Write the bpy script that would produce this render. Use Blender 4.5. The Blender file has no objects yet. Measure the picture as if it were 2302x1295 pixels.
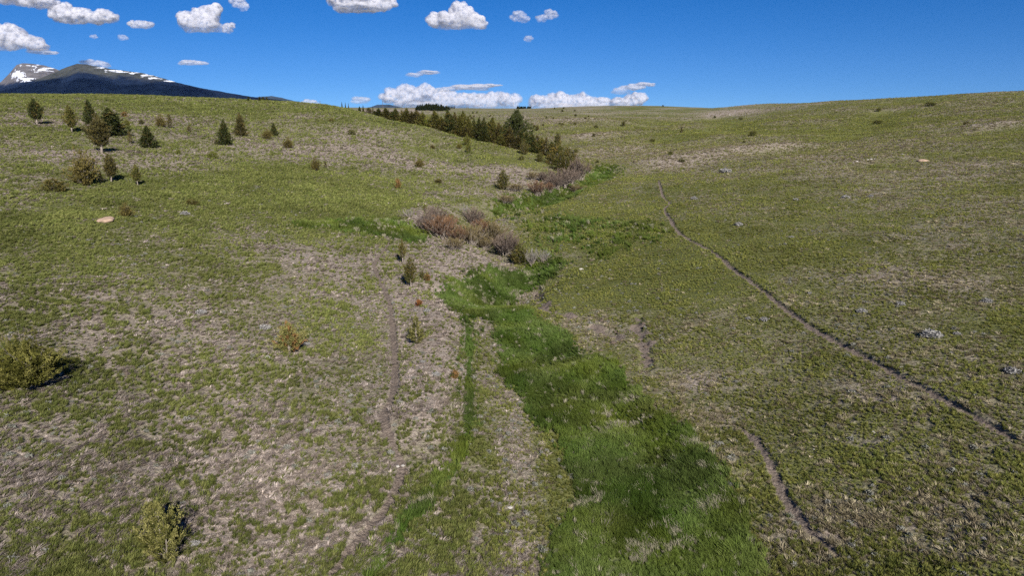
import bpy, math, random
import numpy as np
R = math.radians
random.seed(7); RNG = np.random.default_rng(7)
S = bpy.context.scene
# ------------------------------------------------------------------ camera
F, CU, CV, HC, P = 1535.0, 1151.0, 647.5, 14.0, R(14.85)
cam = bpy.data.objects.new("camera", bpy.data.cameras.new("camera"))
S.collection.objects.link(cam); S.camera = cam
cam.location = (0, 0, HC); cam.rotation_euler = (R(90) - P, 0, 0)
cam.data.sensor_width = 36; cam.data.lens = 36 * F / 2302
cam.data.clip_start = 0.5; cam.data.clip_end = 90000
# ------------------------------------------------------------------ light
SUN_EL, SUN_AZ = R(31), R(18)          # sun behind the camera, a little to its right
sdir = (math.sin(SUN_AZ) * math.cos(SUN_EL), -math.cos(SUN_AZ) * math.cos(SUN_EL), math.sin(SUN_EL))
sun = bpy.data.objects.new("sun", bpy.data.lights.new("sun", 'SUN'))
S.collection.objects.link(sun)
sun.data.energy = 5.0; sun.data.angle = R(0.53); sun.data.color = (1, 0.95, 0.88)
import mathutils
sun.rotation_euler = mathutils.Vector(sdir).to_track_quat('Z', 'Y').to_euler()
SKY_K, SKY_O, SKY_G = 1.15, 0.105, 1.0
W = bpy.data.worlds.new("World"); S.world = W; W.use_nodes = True
wt = W.node_tree; bg = wt.nodes['Background']
sky = wt.nodes.new('ShaderNodeTexSky'); sky.sky_type = 'NISHITA'; sky.sun_disc = False
sky.sun_elevation = SUN_EL; sky.sun_rotation = R(180) - SUN_AZ
sky.altitude = 1500; sky.air_density = 1.0; sky.dust_density = 0.25; sky.ozone_density = 4.0
hs = wt.nodes.new('ShaderNodeHueSaturation'); hs.inputs['Saturation'].default_value = 1.36
tc = wt.nodes.new('ShaderNodeTexCoord'); sx = wt.nodes.new('ShaderNodeSeparateXYZ'); cxn = wt.nodes.new('ShaderNodeCombineXYZ'); ma = wt.nodes.new('ShaderNodeMath'); mx = wt.nodes.new('ShaderNodeMath')
mx.operation = 'MAXIMUM'; mx.inputs[1].default_value = 0.0; ma.operation = 'MULTIPLY_ADD'; ma.inputs[1].default_value = SKY_K; ma.inputs[2].default_value = SKY_O   # clear dry air: no pale band low down
wt.links.new(tc.outputs['Generated'], sx.inputs[0]); wt.links.new(sx.outputs[0], cxn.inputs[0]); wt.links.new(sx.outputs[1], cxn.inputs[1]); wt.links.new(sx.outputs[2], mx.inputs[0]); wt.links.new(mx.outputs[0], ma.inputs[0]); wt.links.new(ma.outputs[0], cxn.inputs[2]); wt.links.new(cxn.outputs[0], sky.inputs[0])
gm = wt.nodes.new('ShaderNodeGamma'); gm.inputs[1].default_value = SKY_G
wt.links.new(sky.outputs[0], hs.inputs['Color']); wt.links.new(hs.outputs[0], gm.inputs[0]); wt.links.new(gm.outputs[0], bg.inputs[0])
bg.inputs[1].default_value = 0.057; hs.inputs['Hue'].default_value = 0.512
S.view_settings.view_transform = 'Standard'; S.view_settings.look = 'None'
S.view_settings.exposure = 0.90; S.view_settings.gamma = 1
S.cycles.use_denoising = False; S.cycles.volume_bounces = 0; S.cycles.max_bounces = 10; S.cycles.transparent_max_bounces = 48
# ------------------------------------------------------------------ helpers
def link(o, parent=None):
    S.collection.objects.link(o)
    if parent: o.parent = parent
    return o
def tag(o, label=None, cat=None, group=None, kind=None):
    for k, v in (('label', label), ('category', cat), ('group', group), ('kind', kind)):
        if v: o[k] = v
    return o
def npmesh(name, V, faces, mats=(), smooth=False, cols=None, attrs=None):
    """V (n,3), faces (m,k) int array"""
    me = bpy.data.meshes.new(name)
    V = np.asarray(V, np.float32); Fa = np.asarray(faces, np.int32); m, k = Fa.shape
    me.vertices.add(len(V)); me.vertices.foreach_set('co', V.ravel())
    me.loops.add(m * k); me.loops.foreach_set('vertex_index', Fa.ravel())
    me.polygons.add(m); me.polygons.foreach_set('loop_start', np.arange(0, m * k, k, dtype=np.int32))
    me.polygons.foreach_set('use_smooth', np.full(m, smooth))
    if cols is not None:      # per-vertex colours (n,3)
        a = me.color_attributes.new('Col', 'FLOAT_COLOR', 'POINT')
        c = np.ones((len(V), 4), np.float32); c[:, :3] = cols; a.data.foreach_set('color', c.ravel())
    for kx, arr in (attrs or {}).items():
        a = me.attributes.new(kx, 'FLOAT', 'POINT'); a.data.foreach_set('value', np.asarray(arr, np.float32))
    for x in mats: me.materials.append(x)
    me.update(calc_edges=True); me.validate()
    return me
def _hash(ix, iy, s):
    h = (ix.astype(np.int64) * 374761393 + iy.astype(np.int64) * 668265263 + s * 2147483647) & 0xffffffff
    h = ((h ^ (h >> 13)) * 1274126177) & 0xffffffff
    return ((h ^ (h >> 16)) & 0xffff) / 65535.0
def vnoise(x, y, s=0):
    x = np.asarray(x, float); y = np.asarray(y, float)
    ix = np.floor(x); iy = np.floor(y); fx = x - ix; fy = y - iy
    fx = fx * fx * (3 - 2 * fx); fy = fy * fy * (3 - 2 * fy)
    a = _hash(ix, iy, s); b = _hash(ix + 1, iy, s); c = _hash(ix, iy + 1, s); d = _hash(ix + 1, iy + 1, s)
    return (a + (b - a) * fx + (c - a) * fy + (a - b - c + d) * fx * fy) * 2 - 1
def fbm(x, y, s=0, o=4):
    r = 0; am = 0.5; f = 1.0
    for i in range(o):
        r = r + am * vnoise(x * f + 17.3 * i, y * f - 9.1 * i, s + i * 31); am *= 0.5; f *= 2.03
    return r
def sstep(a, b, x):
    t = np.clip((x - a) / (b - a), 0, 1); return t * t * (3 - 2 * t)
# ------------------------------------------------------------------ terrain
def ray(u, v):
    x = (u - CU) / F; y = (CV - v) / F
    dy = math.cos(P) + y * math.sin(P); dz = -math.sin(P) + y * math.cos(P)
    return x / dy, dz / dy          # dX/dY, dZ/dY
CP = [ # u, v, distance ahead
(1450,1295,18),(1320,900,31),(1200,750,41),(1080,640,53),(1160,600,60),(1200,560,68),(1130,480,90),(1230,450,104),(1330,400,136),(1400,370,165),
(1290,376,148),(1220,351,158),(1100,322,166),(960,287,180),(820,256,200),(740,241,235),
(1270,312,262),(1200,282,340),(1130,262,450),(1010,244,880),(1160,245,850),(1300,241,800),(1450,238,780),(1640,243,700),
(1400,280,330),(1500,300,262),(1450,332,222),(1640,290,275),(1640,262,470),(1350,258,500),
(1500,480,86),(1512,512,75),(1700,640,48),(1900,760,35),(2250,980,22.5),(2302,1295,15.5),(1700,1000,25),(1900,1200,18.6),(1750,850,31.5),
(2302,700,36),(2302,500,60),(2302,400,90),(2302,300,160),(2302,250,250),(2302,209,400),
(1900,500,68),(1900,400,105),(1900,330,170),(1900,300,220),(1900,270,290),(1900,226,480),(2100,217,440),(2100,260,280),
(1700,330,190),(1700,400,115),(1700,236,560),(1500,400,125),(1500,350,180),
(0,1295,15),(0,1000,21),(0,850,26),(0,700,33),(0,550,46),(0,450,60),(0,350,85),(0,290,115),(0,250,150),(0,212,225),
(360,1240,17),(360,900,26.5),(360,700,36),(360,550,50),(360,450,67),(360,370,92),(360,300,125),(360,255,165),(360,217,245),
(640,750,36),(640,600,49),(640,500,65),(640,420,89),(640,350,120),(640,290,160),(560,226,236),(600,229.5,238),(640,232,238),(700,237,232),
(880,1000,25),(860,600,55),(880,540,65),(800,500,71),(900,440,93),(900,380,120),(900,320,150),(850,280,175),
(750,1290,17),(1050,1290,17.6),(1050,900,30.5),(950,520,73),(1050,570,63),(1100,430,109),(1050,380,130),(1000,340,150),
]
pts = []
for u, v, Y in CP:
    ax, az = ray(u, v); pts.append((ax * Y, Y, HC + az * Y))
pts += [ # ground hidden behind the crests, and beyond the frame (X, Y, Z)
(26,215,0.8),(5,225,0.2),(-10,235,1.0),(-35,262,2.5),(-70,310,5),(-130,420,9),(10,190,0.6),(-8,205,2.4),(-30,225,5),(-60,262,8.5),
(-220,320,17.6),(-330,420,15),(-160,330,15.2),(-120,300,13),(-150,620,11.5),(-420,900,10),(-180,1100,12.5),(0,1300,10),(-400,1500,9),
(300,1000,9),(318,660,15.5),(450,610,21),(520,700,18),(390,800,14),(300,1500,2),(0,2200,-10),(700,1000,14),(700,1800,5),(-1200,2200,-10),(1200,2200,-10),
(-60,40,9),(-110,80,14),(-200,140,20),(-300,200,24),(60,40,5),(110,80,8),(190,130,12),(330,220,22),(-20,10,2.5),(0,10,0.6),(20,10,2.2),(7,12,0.2),(-7,12,1.0)]
pts = np.array(pts)
def _fc(X, Y):
    Y = np.maximum(Y, 8.0); return np.stack([2.2 * X / Y, np.log(Y)], -1)
PC = _fc(pts[:, 0], pts[:, 1]); PC32 = PC.astype(np.float32)
def _U(d2): return 0.5 * d2 * np.log(d2 + 1e-12)
n = NP = len(pts); D2 = ((PC[:, None] - PC[None]) ** 2).sum(-1)
A = np.zeros((n + 3, n + 3)); A[:n, :n] = _U(D2) + np.eye(n) * 0.0015
A[:n, n] = 1; A[:n, n + 1:] = PC; A[n, :n] = 1; A[n + 1:, :n] = PC.T
WT = np.linalg.solve(A, np.concatenate([pts[:, 2], [0, 0, 0]]))
def pdist(X, Y, PL):
    # distance to a polyline, culled by bounding circles
    d = np.full(X.shape, 1e9)
    for a, b in zip(PL[:-1], PL[1:]):
        m = 24 + np.hypot(*(b - a))
        s = np.where((np.abs(X - (a[0] + b[0]) / 2) < m) & (np.abs(Y - (a[1] + b[1]) / 2) < m))
        if not len(s[0]): continue
        x = X[s] - a[0]; y = Y[s] - a[1]; e = b - a; t = np.clip((x * e[0] + y * e[1]) / (e @ e + 1e-9), 0, 1)
        d[s] = np.minimum(d[s], np.hypot(x - t * e[0], y - t * e[1]))
    return d
GULLY = None; BANDS = []
def zbase(X, Y):
    X = np.atleast_1d(np.asarray(X, float)); Y = np.atleast_1d(np.asarray(Y, float)); X, Y = np.broadcast_arrays(X, Y)
    sh = X.shape; X = X.ravel(); Y = Y.ravel(); out = np.empty(len(X))
    for i in range(0, len(X), 60000):
        c = _fc(X[i:i + 60000], Y[i:i + 60000])
        d2 = (c[:, 0:1].astype(np.float32) - PC32[:, 0]) ** 2 + (c[:, 1:].astype(np.float32) - PC32[:, 1]) ** 2
        out[i:i + 60000] = (0.5 * d2 * np.log(d2 + np.float32(1e-9))) @ WT[:NP] + WT[NP] + c @ WT[NP + 1:]
    far = sstep(1500, 2600, Y)
    out = out * (1 - far) + (-12 - (Y - 1500) * 0.012) * far
    k = sstep(25, 90, Y)
    out += 0.10 * fbm(X / 2.6, Y / 2.6, 5, 3) + 0.45 * k * fbm(X / 16, Y / 16, 6, 3) * (1 - 0.5 * sstep(150, 300, Y))
    rs = sstep(-.05, .15, X / Y) * sstep(70, 130, Y) * (1 - .6 * sstep(420, 560, Y))
    out += rs * (1.5 * (.35 - np.abs(fbm((X + .5 * Y) / 70, (Y - .35 * X) / 42, 61, 2)) * 1.6) + .5 * fbm(X / 22, Y / 30, 62, 2))
    ls = sstep(-.1, -.3, X / Y) * sstep(45, 80, Y) * (1 - sstep(150, 200, Y)); out += ls * .7 * fbm(X / 28, Y / 18, 63, 2)
    for T, w_, _, hz in BANDS: out += hz * np.exp(-(np.minimum(pdist(X, Y, T), 6 * w_) / w_) ** 2)
    if GULLY is not None:
        g = pdist(X + .8 * fbm(X / 3, Y / 3, 64, 2), Y, GULLY); out -= 1.8 * np.exp(-(g / 2.7) ** 2) * sstep(300, 160, Y)
    out += sstep(180, 350, Y) * (1 - sstep(900, 1300, Y)) * 1.6 * fbm(X / 75, Y / 60, 9, 3)
    return out.reshape(sh)
YS = np.exp(np.linspace(math.log(9), math.log(2400), 2600))
def unproj(u, v):
    ax, az = ray(u, v); d = HC + az * YS - zbase(ax * YS, YS)
    k = np.argmax(d < 0)
    if d[k] >= 0: k = len(YS) - 1
    t = d[k - 1] / (d[k - 1] - d[k]) if k > 0 and d[k] < 0 else 0
    Y = YS[k - 1] + t * (YS[k] - YS[k - 1]); X = ax * Y
    return X, Y, float(zbase(X, Y)[0])
def wpoly(L): return np.array([unproj(u, v)[:2] for u, v in L])
def densify(L, k=6):
    L = np.array(L, float); n = len(L); out = []
    for i in range(n - 1):
        p0 = L[max(i - 1, 0)]; p1 = L[i]; p2 = L[i + 1]; p3 = L[min(i + 2, n - 1)]
        for j in range(k):
            t = j / k
            out.append(0.5 * (2 * p1 + (p2 - p0) * t + (2 * p0 - 5 * p1 + 4 * p2 - p3) * t * t + (3 * p1 - p0 - 3 * p2 + p3) * t ** 3))
    out.append(L[-1]); return np.array(out)
def inside(X, Y, PG):
    r = np.zeros(X.shape, bool); n = len(PG)
    for i in range(n):
        x1, y1 = PG[i]; x2, y2 = PG[(i + 1) % n]
        if y1 == y2: continue
        r ^= ((y1 > Y) != (y2 > Y)) & (X < (x2 - x1) * (Y - y1) / (y2 - y1) + x1)
    return r
_B = [([(1480,366),(1650,336),(1850,318),(2050,300),(2302,282)], 8, .30, 1.1), ([(1300,346),(1450,331),(1600,312),(1700,287),(1800,264),(1900,250)], 8, .30, 1.2), ([(1220,318),(1400,301),(1560,290)], 9, .35, .9), ([(1040,262),(1200,268),(1350,272)], 12, .30, 1.0),
 ([(1500,320),(1640,300),(1665,270)], 9, -.45, -1.3), ([(1720,342),(1900,310),(1960,282),(1990,250)], 8, -.5, -1.4), ([(1300,290),(1450,285),(1600,268)], 10, -.4, -1.3), ([(2302,330),(2120,345),(1980,372)], 6, -.35, -.5), ([(200,420),(420,395),(640,385)], 5, -.3, -.35), ([(100,345),(350,350),(560,335)], 5, .25, .35), ([(955,640),(990,740),(1005,860),(975,960)], 2.4, .18, .85), ([(990,672),(1042,745),(1056,850),(1054,960)], 1.1, 0, -.45), ([(1255,765),(1335,835),(1425,885),(1510,965),(1610,1065)], 1.3, .12, .35)]
_B = [(wpoly(l), w_, am, hz) for l, w_, am, hz in _B]; BANDS = _B
GULLY = wpoly([(1120,660),(1190,615),(1175,585),(1120,545),(1075,520),(1040,490),(1075,470),(1140,462),(1220,445),(1300,410),(1350,385)])
TRAILS = [
 (densify(wpoly([(725,1320),(745,1295),(800,1220),(860,1150),(897,1085),(903,1040),(880,990),(862,935),(884,880),(888,820),(884,760),(880,700),(868,660),(850,622),(842,592),(860,566),(880,540)])), 0.33),
 (densify(wpoly([(1478,405),(1490,440),(1505,456),(1494,470),(1508,495),(1524,520),(1552,540),(1604,567),(1652,607),(1710,650),(1760,690),(1830,740),(1930,795),(2020,845),(2110,890),(2180,930),(2250,970),(2320,1010)])), 0.36),
 (densify(wpoly([(1640,948),(1668,968),(1698,990),(1725,1030),(1748,1080),(1770,1130),(1800,1170),(1845,1220),(1890,1260),(1930,1300)])), 0.30),
]
MEADOW = wpoly([(1110,725),(1124,800),(1138,865),(1172,905),(1205,960),(1262,960),(1268,1020),(1300,1085),(1292,1150),(1240,1210),(1205,1310),(1730,1310),(1690,1200),(1645,1110),(1600,1030),(1520,955),(1450,895),(1400,860),(1372,805),(1312,808),(1270,752),(1200,715),(1150,690),(1175,650),(1240,622),(1265,590),(1190,588),(1080,608),(1002,640),(983,668),(1045,705)])
LUSH2 = wpoly([(1090,468),(1150,450),(1230,430),(1290,415),(1330,392),(1345,374),(1392,372),(1380,392),(1320,425),(1270,452),(1200,468),(1120,478)])
LUSH3 = wpoly([(1120,485),(1250,478),(1480,505),(1500,545),(1420,560),(1330,590),(1262,592),(1210,560),(1150,520)])
LUSH4 = wpoly([(668,505),(760,498),(900,500),(950,520),(960,545),(880,535),(760,520)])
STRIP = densify(wpoly([(1046,700),(1054,760),(1054,860),(1052,960),(1030,1030),(985,1090),(930,1160),(880,1230),(830,1300)]))
BARE = [densify(wpoly(l)) for l in ([(1430,712),(1437,750),(1452,790),(1450,830)],[(1205,660),(1225,690),(1260,705),(1290,712)],[(1330,735),(1360,745),(1390,760)],[(930,470),(960,505),(1000,540)],[(1030,560),(1080,580)])]
BLOBS = [] # dry / green blobs in the world: X, Y, rx, ry, amount
HOLES = []
def blob(u, v, ru, rv, amt, L=None):
    L = BLOBS if L is None else L
    X, Y, Z = unproj(u, v); X2, Y2, _ = unproj(u, v - rv); X3, Y3, _ = unproj(u, v + rv)
    L.append((X, Y, ru / F * Y, max(0.5, (Y2 - Y3) / 2), amt))
for b in [(1560,858,60,28,.8),(1860,1190,110,50,.7),(2100,1140,140,60,.45),(1620,940,60,25,.5),(260,1060,280,120,.35),(560,1180,220,90,.4),(660,1000,220,110,.35),
          (1340,740,60,28,.6),(1990,880,90,40,.25),(980,800,60,90,.55),(980,660,60,60,.5),(1060,580,90,30,.9),(960,490,40,30,.9),(1120,1180,110,100,.16),(1180,1020,30,70,.35),(1240,1080,45,120,-.5),(1150,950,20,40,.3),
          (700,620,140,50,.25),(500,760,220,50,.2),(100,280,90,8,.6),(330,265,60,8,.4),(60,335,130,10,.5),(150,262,200,10,.35),(480,275,200,10,.25),(700,260,80,8,.25),(250,380,160,14,.25),(560,400,140,16,.25),(860,350,110,16,.35),(700,345,120,20,.3),(1120,380,80,12,.3),(200,370,60,12,.4),(1680,330,250,12,.45),(1400,345,90,12,.3),(1500,375,70,12,.35),(1900,300,120,14,.4),(1640,255,60,6,.6),(1300,270,120,5,.3),
          (860,249,70,4,.9),(800,310,90,25,.35),(600,330,60,12,.3),(1000,385,120,12,.3),(1180,400,60,16,.6),(1140,440,70,14,.5),(2200,370,110,20,.3),(1900,610,200,30,.25),(2150,640,120,40,.3),
          (1083,800,18,80,.05),(1078,930,22,60,-.25),(1010,1210,90,90,-.15),(1020,930,30,40,-.2),(1080,1010,40,25,-.5),(700,400,160,30,-.5),(500,440,200,50,-.5),(800,460,120,30,-.6),(560,250,260,14,-.4),(1350,520,150,40,-.6),(1700,520,200,30,-.25),(1650,560,250,40,-.25),(1560,640,180,40,-.35),(1300,650,100,40,-.4),(100,480,140,50,-.3),(1100,350,120,20,-.4),(1940,300,90,6,-.6),(1900,235,200,5,-.3),(300,580,300,40,-.2),(1450,650,120,50,-.3)]:
    blob(*b)
for b in [(1285,905,70,22,.85),(1225,1000,40,60,.6),(1275,810,70,14,.5),(1420,1000,70,22,.35),(1470,1165,60,24,.4),(1250,1180,40,60,.5),(1120,690,50,10,.6),(1090,640,50,7,.4)]: blob(*b, L=HOLES)
def trail_w(X, Y, T, w):
    e = np.minimum(np.hypot(X - T[0][0], Y - T[0][1]), np.hypot(X - T[-1][0], Y - T[-1][1]))
    return w * (1.0 + .5 * fbm(X / 1.7, Y / 1.7, 72, 2)) * (.3 + .7 * sstep(0, 2.2, e))
def fields(X, Y):
    """dry, lush, dirt  (0..1) for world points"""
    nz = fbm(X / 3.1, Y / 3.1, 40, 3)
    k = np.clip(Y / 40, .6, 5)
    dry = 0.48 + (0.5 - .22 * sstep(55, 30, Y)) * fbm(X / 9, Y / 9, 21, 4) + 0.30 * fbm(X / 1.7, Y / 1.7, 22, 3) + 0.25 * fbm(X / 55, Y / 45, 23, 3)
    a = X / Y
    dry += 0.07 * sstep(-0.02, -0.10, a) * sstep(75, 40, Y)          # grassy left bank with litter
    dry -= 0.10 * sstep(0, .12, a) * sstep(15, 30, Y)
    far = sstep(90, 220, Y); dry = dry * (1 - .35 * far) + .12 * far
    rv = .35 - np.abs(fbm((X + .5 * Y) / 70, (Y - .35 * X) / 42, 61, 2)) * 1.6; dry = dry + .8 * rv * sstep(-.05, .12, a) * sstep(60, 110, Y) - .03 * sstep(-.05, .12, a)
    for T, w_, am, _ in BANDS: dry = dry + am * np.exp(-(pdist(X, Y, T) / w_) ** 2) * (1 + .6 * nz)
    for bx, by, rx, ry, am in BLOBS:
        e = ((X - bx) / (rx * 1.3)) ** 2 + ((Y - by) / (ry * 1.3)) ** 2
        dry += am * np.exp(-e * 1.2) * (1 + .5 * nz)
    wx = X + (0.5 * fbm(X / 1.3, Y / 1.3, 50, 3) + .35 * (_hash(np.floor(X * 9), np.floor(Y * 9), 5) - .5)) * k ** .5; wy = Y + 0.9 * fbm(X / 1.3 + 9, Y / 1.3, 51, 3) * k
    lush = np.where(inside(wx, wy, MEADOW), 1.0, 0)
    lush = np.maximum(lush, np.where(inside(wx, wy, LUSH2), .8, 0)); lush = np.maximum(lush, np.where(inside(wx, wy, LUSH3), .26, 0) * sstep(-.3, .3, nz))
    lush = np.maximum(lush, np.where(inside(wx, wy, LUSH4), .75, 0))
    ds = pdist(X, Y, STRIP); lush = np.maximum(lush, sstep(.27, .08, ds + .16 * nz) * .9)
    hole = sstep(.28, .42, fbm(X / 1.1, Y / 1.1, 60, 3)) * .8; lush = lush * (1 - hole * .6)
    for bx, by, rx, ry, am in HOLES: lush = lush * (1 - am * np.exp(-1.5 * (((X - bx) / rx) ** 2 + ((Y - by) / ry) ** 2)) * np.clip(1.1 + 1.4 * nz, .3, 1.2)); lush = np.clip(lush, 0, 1)
    dirt = np.zeros(X.shape)
    for T, w in TRAILS:
        dt = pdist(X, Y, T) + 0.14 * fbm(X / .28, Y / .28, 70, 3); dirt = np.maximum(dirt, 1 - sstep(.35, .66, dt / trail_w(X, Y, T, w)))
    for i, T in enumerate(BARE):
        dt = pdist(X, Y, T) + 1.1 * fbm(X / .7, Y / .7, 71, 4); dirt = np.maximum(dirt, .85 * sstep(.42, .1, dt))
    return np.clip(dry, 0, 1), lush, dirt
def zfull(X, Y):
    X = np.asarray(X, float); Y = np.asarray(Y, float)
    z = zbase(X, Y).reshape(X.shape)
    near = sstep(120, 40, Y)
    z = z + near * (0.045 * fbm(X / .45, Y / .45, 80, 3) + 0.02 * vnoise(X / .12, Y / .12, 81))
    for T, w in TRAILS:
        dt = pdist(X, Y, T) + .08 * fbm(X / .4, Y / .4, 73, 2); ww = trail_w(X, Y, T, w); z = z - (.32 if len(T) > 60 else .18) * ww * (1 - sstep(.4, .85, dt / ww)) + 0.02 * np.exp(-((dt - w * .8) / .15) ** 2)
    for T in BARE:
        dt = pdist(X, Y, T); z = z - 0.16 * sstep(.5, .15, dt + .35 * fbm(X / .6, Y / .6, 82, 2))
    return z
# ------------------------------------------------------------------ materials
def newmat(name):
    m = bpy.data.materials.new(name); m.use_nodes = True; nt = m.node_tree
    b = nt.nodes['Principled BSDF']; b.inputs['Roughness'].default_value = 0.9
    b.inputs['Specular IOR Level'].default_value = 0.15
    return m, nt, b
def N(nt, t, **kw):
    nd = nt.nodes.new(t)
    for k, v in kw.items():
        if k in nd.inputs: nd.inputs[k].default_value = v
        else: setattr(nd, k, v)
    return nd
def mixc(nt, f, a, b, bt='MIX'):
    m = nt.nodes.new('ShaderNodeMix'); m.data_type = 'RGBA'; m.blend_type = bt
    for i, x in ((0, f), (6, a), (7, b)):
        if hasattr(x, 'is_linked') or hasattr(x, 'links'): nt.links.new(x, m.inputs[i])
        else: m.inputs[i].default_value = x if not isinstance(x, tuple) else (*x, 1)[:4]
    return m.outputs[2]
def mrange(nt, x, a, b, c=0., d=1.):
    m = nt.nodes.new('ShaderNodeMapRange'); nt.links.new(x, m.inputs[0])
    for i, q in enumerate((a, b, c, d)): m.inputs[i + 1].default_value = q
    return m.outputs[0]
def math_(nt, op, a, b=None):
    m = nt.nodes.new('ShaderNodeMath'); m.operation = op
    for i, x in enumerate((a, b)):
        if x is None: continue
        if hasattr(x, 'is_linked'): nt.links.new(x, m.inputs[i])
        else: m.inputs[i].default_value = x
    return m.outputs[0]
def noise(nt, co, sc, det=4, rough=.6):
    q = N(nt, 'ShaderNodeTexNoise', Scale=sc, Detail=det, Roughness=rough); nt.links.new(co, q.inputs['Vector']); return q.outputs['Fac']
def ground_mat():
    m, nt, b = newmat('ground'); L = nt.links
    co = N(nt, 'ShaderNodeNewGeometry').outputs['Position']
    at = lambda nme: N(nt, 'ShaderNodeAttribute', attribute_name=nme).outputs['Fac']
    dry, lush, dirt = at('dry'), at('lush'), at('dirt')
    n1 = noise(nt, co, 3.2, 5, .65); n2 = noise(nt, co, 11, 4, .7); n3 = noise(nt, co, 40, 3, .7); n4 = noise(nt, co, .06, 4, .6); n5 = noise(nt, co, .7, 4, .65)
    green = mixc(nt, mrange(nt, n4, .35, .65), (.112, .122, .038), (.152, .153, .054))
    green = mixc(nt, mrange(nt, n2, .3, .7), mixc(nt, 1., green, (.55, .58, .55), 'MULTIPLY'), green)
    litter = mixc(nt, mrange(nt, n2, .32, .68), (.155, .122, .098), (.355, .30, .25))
    litter = mixc(nt, mrange(nt, n3, .55, .75, 0, .5), litter, (.50, .45, .39))
    # break-up of the dry / green mix by fine noise
    k = math_(nt, 'ADD', dry, math_(nt, 'MULTIPLY', math_(nt, 'SUBTRACT', n1, .5), 1.3))
    k = math_(nt, 'ADD', k, math_(nt, 'MULTIPLY', math_(nt, 'SUBTRACT', n5, .5), .7))
    k = mrange(nt, k, .15, 1.0)
    c = mixc(nt, k, green, litter)
    lg = mixc(nt, mrange(nt, n2, .3, .7), (.030, .050, .010), (.080, .112, .026))
    lg = mixc(nt, mrange(nt, n5, .35, .7), lg, (.060, .092, .018))
    lf = mrange(nt, math_(nt, 'ADD', lush, math_(nt, 'MULTIPLY', math_(nt, 'SUBTRACT', n1, .5), .8)), .15, .75)
    c = mixc(nt, lf, c, lg)
    dc = mixc(nt, mrange(nt, n2, .35, .65), (.105, .082, .066), (.215, .175, .143))
    c = mixc(nt, mrange(nt, math_(nt, 'ADD', dirt, math_(nt, 'MULTIPLY', math_(nt, 'SUBTRACT', n1, .5), .6)), .3, .6), c, dc)
    L.new(c, b.inputs['Base Color']); b.inputs['Specular IOR Level'].default_value = 0.05
    bp = N(nt, 'ShaderNodeBump', Strength=0.9, Distance=0.09)
    L.new(math_(nt, 'ADD', n2, math_(nt, 'MULTIPLY', n1, 2.)), bp.inputs['Height']); L.new(bp.outputs[0], b.inputs['Normal'])
    return m
GM = ground_mat()
# ------------------------------------------------------------------ ground sheet
def build_ground():
    a = np.concatenate([np.linspace(-1.9, -.9, 40)[:-1], np.linspace(-.9, .9, 1100), np.linspace(.9, 1.9, 40)[1:]])
    s = np.linspace(13.0 ** -.6, 1500.0 ** -.6, 950); Yr = s ** (-1 / .6)
    Yr = np.concatenate([[-40, -10, 0, 4, 7, 10, 11.5], Yr, np.exp(np.linspace(math.log(1600), math.log(40000), 24))])
    YY, AA = np.meshgrid(Yr, a, indexing='ij'); XX = AA * np.maximum(YY, 13.0)
    Z = zfull(XX, np.maximum(YY, 8.0)); dry, lush, dirt = fields(XX, np.maximum(YY, 8))
    V = np.stack([XX, YY, Z], -1).reshape(-1, 3); nr, nc = XX.shape
    i = np.arange(nr - 1)[:, None] * nc + np.arange(nc - 1)[None]; Q = np.stack([i, i + 1, i + nc + 1, i + nc], -1).reshape(-1, 4)
    c = V[Q].mean(1); cls = np.zeros(len(Q), int)
    for k, (T, w) in enumerate(TRAILS):
        d = pdist(c[:, 0], c[:, 1], T) + 0.14 * fbm(c[:, 0] / .28, c[:, 1] / .28, 70, 3); cls[d < trail_w(c[:, 0], c[:, 1], T, w) * .5] = k + 1
    wx = c[:, 0] + 0.5 * fbm(c[:, 0] / 1.3, c[:, 1] / 1.3, 50, 3); wy = c[:, 1] + 0.9 * fbm(c[:, 0] / 1.3 + 9, c[:, 1] / 1.3, 51, 3)
    cls[(cls == 0) & inside(wx, wy, MEADOW)] = 4
    at = dict(dry=dry.ravel(), lush=lush.ravel(), dirt=dirt.ravel())
    for k, (nm, lb) in enumerate([('ground', 'rolling grassland of patchy green and dry grass'), ('path', 'bare dirt trail down the left bank'), ('path', 'thin worn trail running up the right slope'), ('path', 'short eroded trail at the lower right'), ('meadow_ground', 'lush dark green strip along the valley bottom')]):
        q = Q[cls == k]; used, inv = np.unique(q, return_inverse=True)
        me = npmesh(nm, V[used], inv.reshape(-1, 4), [GM], True, attrs={x: y[used] for x, y in at.items()})
        o = link(bpy.data.objects.new(nm, me)); tag(o, lb, None, None, 'structure')
build_ground()

# ------------------------------------------------------------------ scattered ground cover (nobody could count it)
def foliage_mat(name, inst=True, transl=0.25):
    m, nt, b = newmat(name); L = nt.links
    a = N(nt, 'ShaderNodeAttribute', attribute_name='tint' if inst else 'Col'); 
    if inst: a.attribute_type = 'INSTANCER'
    col = a.outputs['Color']
    if inst:
        v = N(nt, 'ShaderNodeAttribute', attribute_name='Col').outputs['Color']; col = mixc(nt, 1., col, v, 'MULTIPLY')
    else:
        oi = N(nt, 'ShaderNodeObjectInfo').outputs['Color']; col = mixc(nt, 1., col, oi, 'MULTIPLY')
    d = N(nt, 'ShaderNodeBsdfDiffuse'); t = N(nt, 'ShaderNodeBsdfTranslucent'); ms = N(nt, 'ShaderNodeMixShader', Fac=transl)
    L.new(col, d.inputs[0]); L.new(col, t.inputs[0]); L.new(d.outputs[0], ms.inputs[1]); L.new(t.outputs[0], ms.inputs[2])
    L.new(ms.outputs[0], nt.nodes['Material Output'].inputs[0]); nt.nodes.remove(b); return m
FM = foliage_mat('ground_cover'); LM = foliage_mat('foliage', False)
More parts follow.
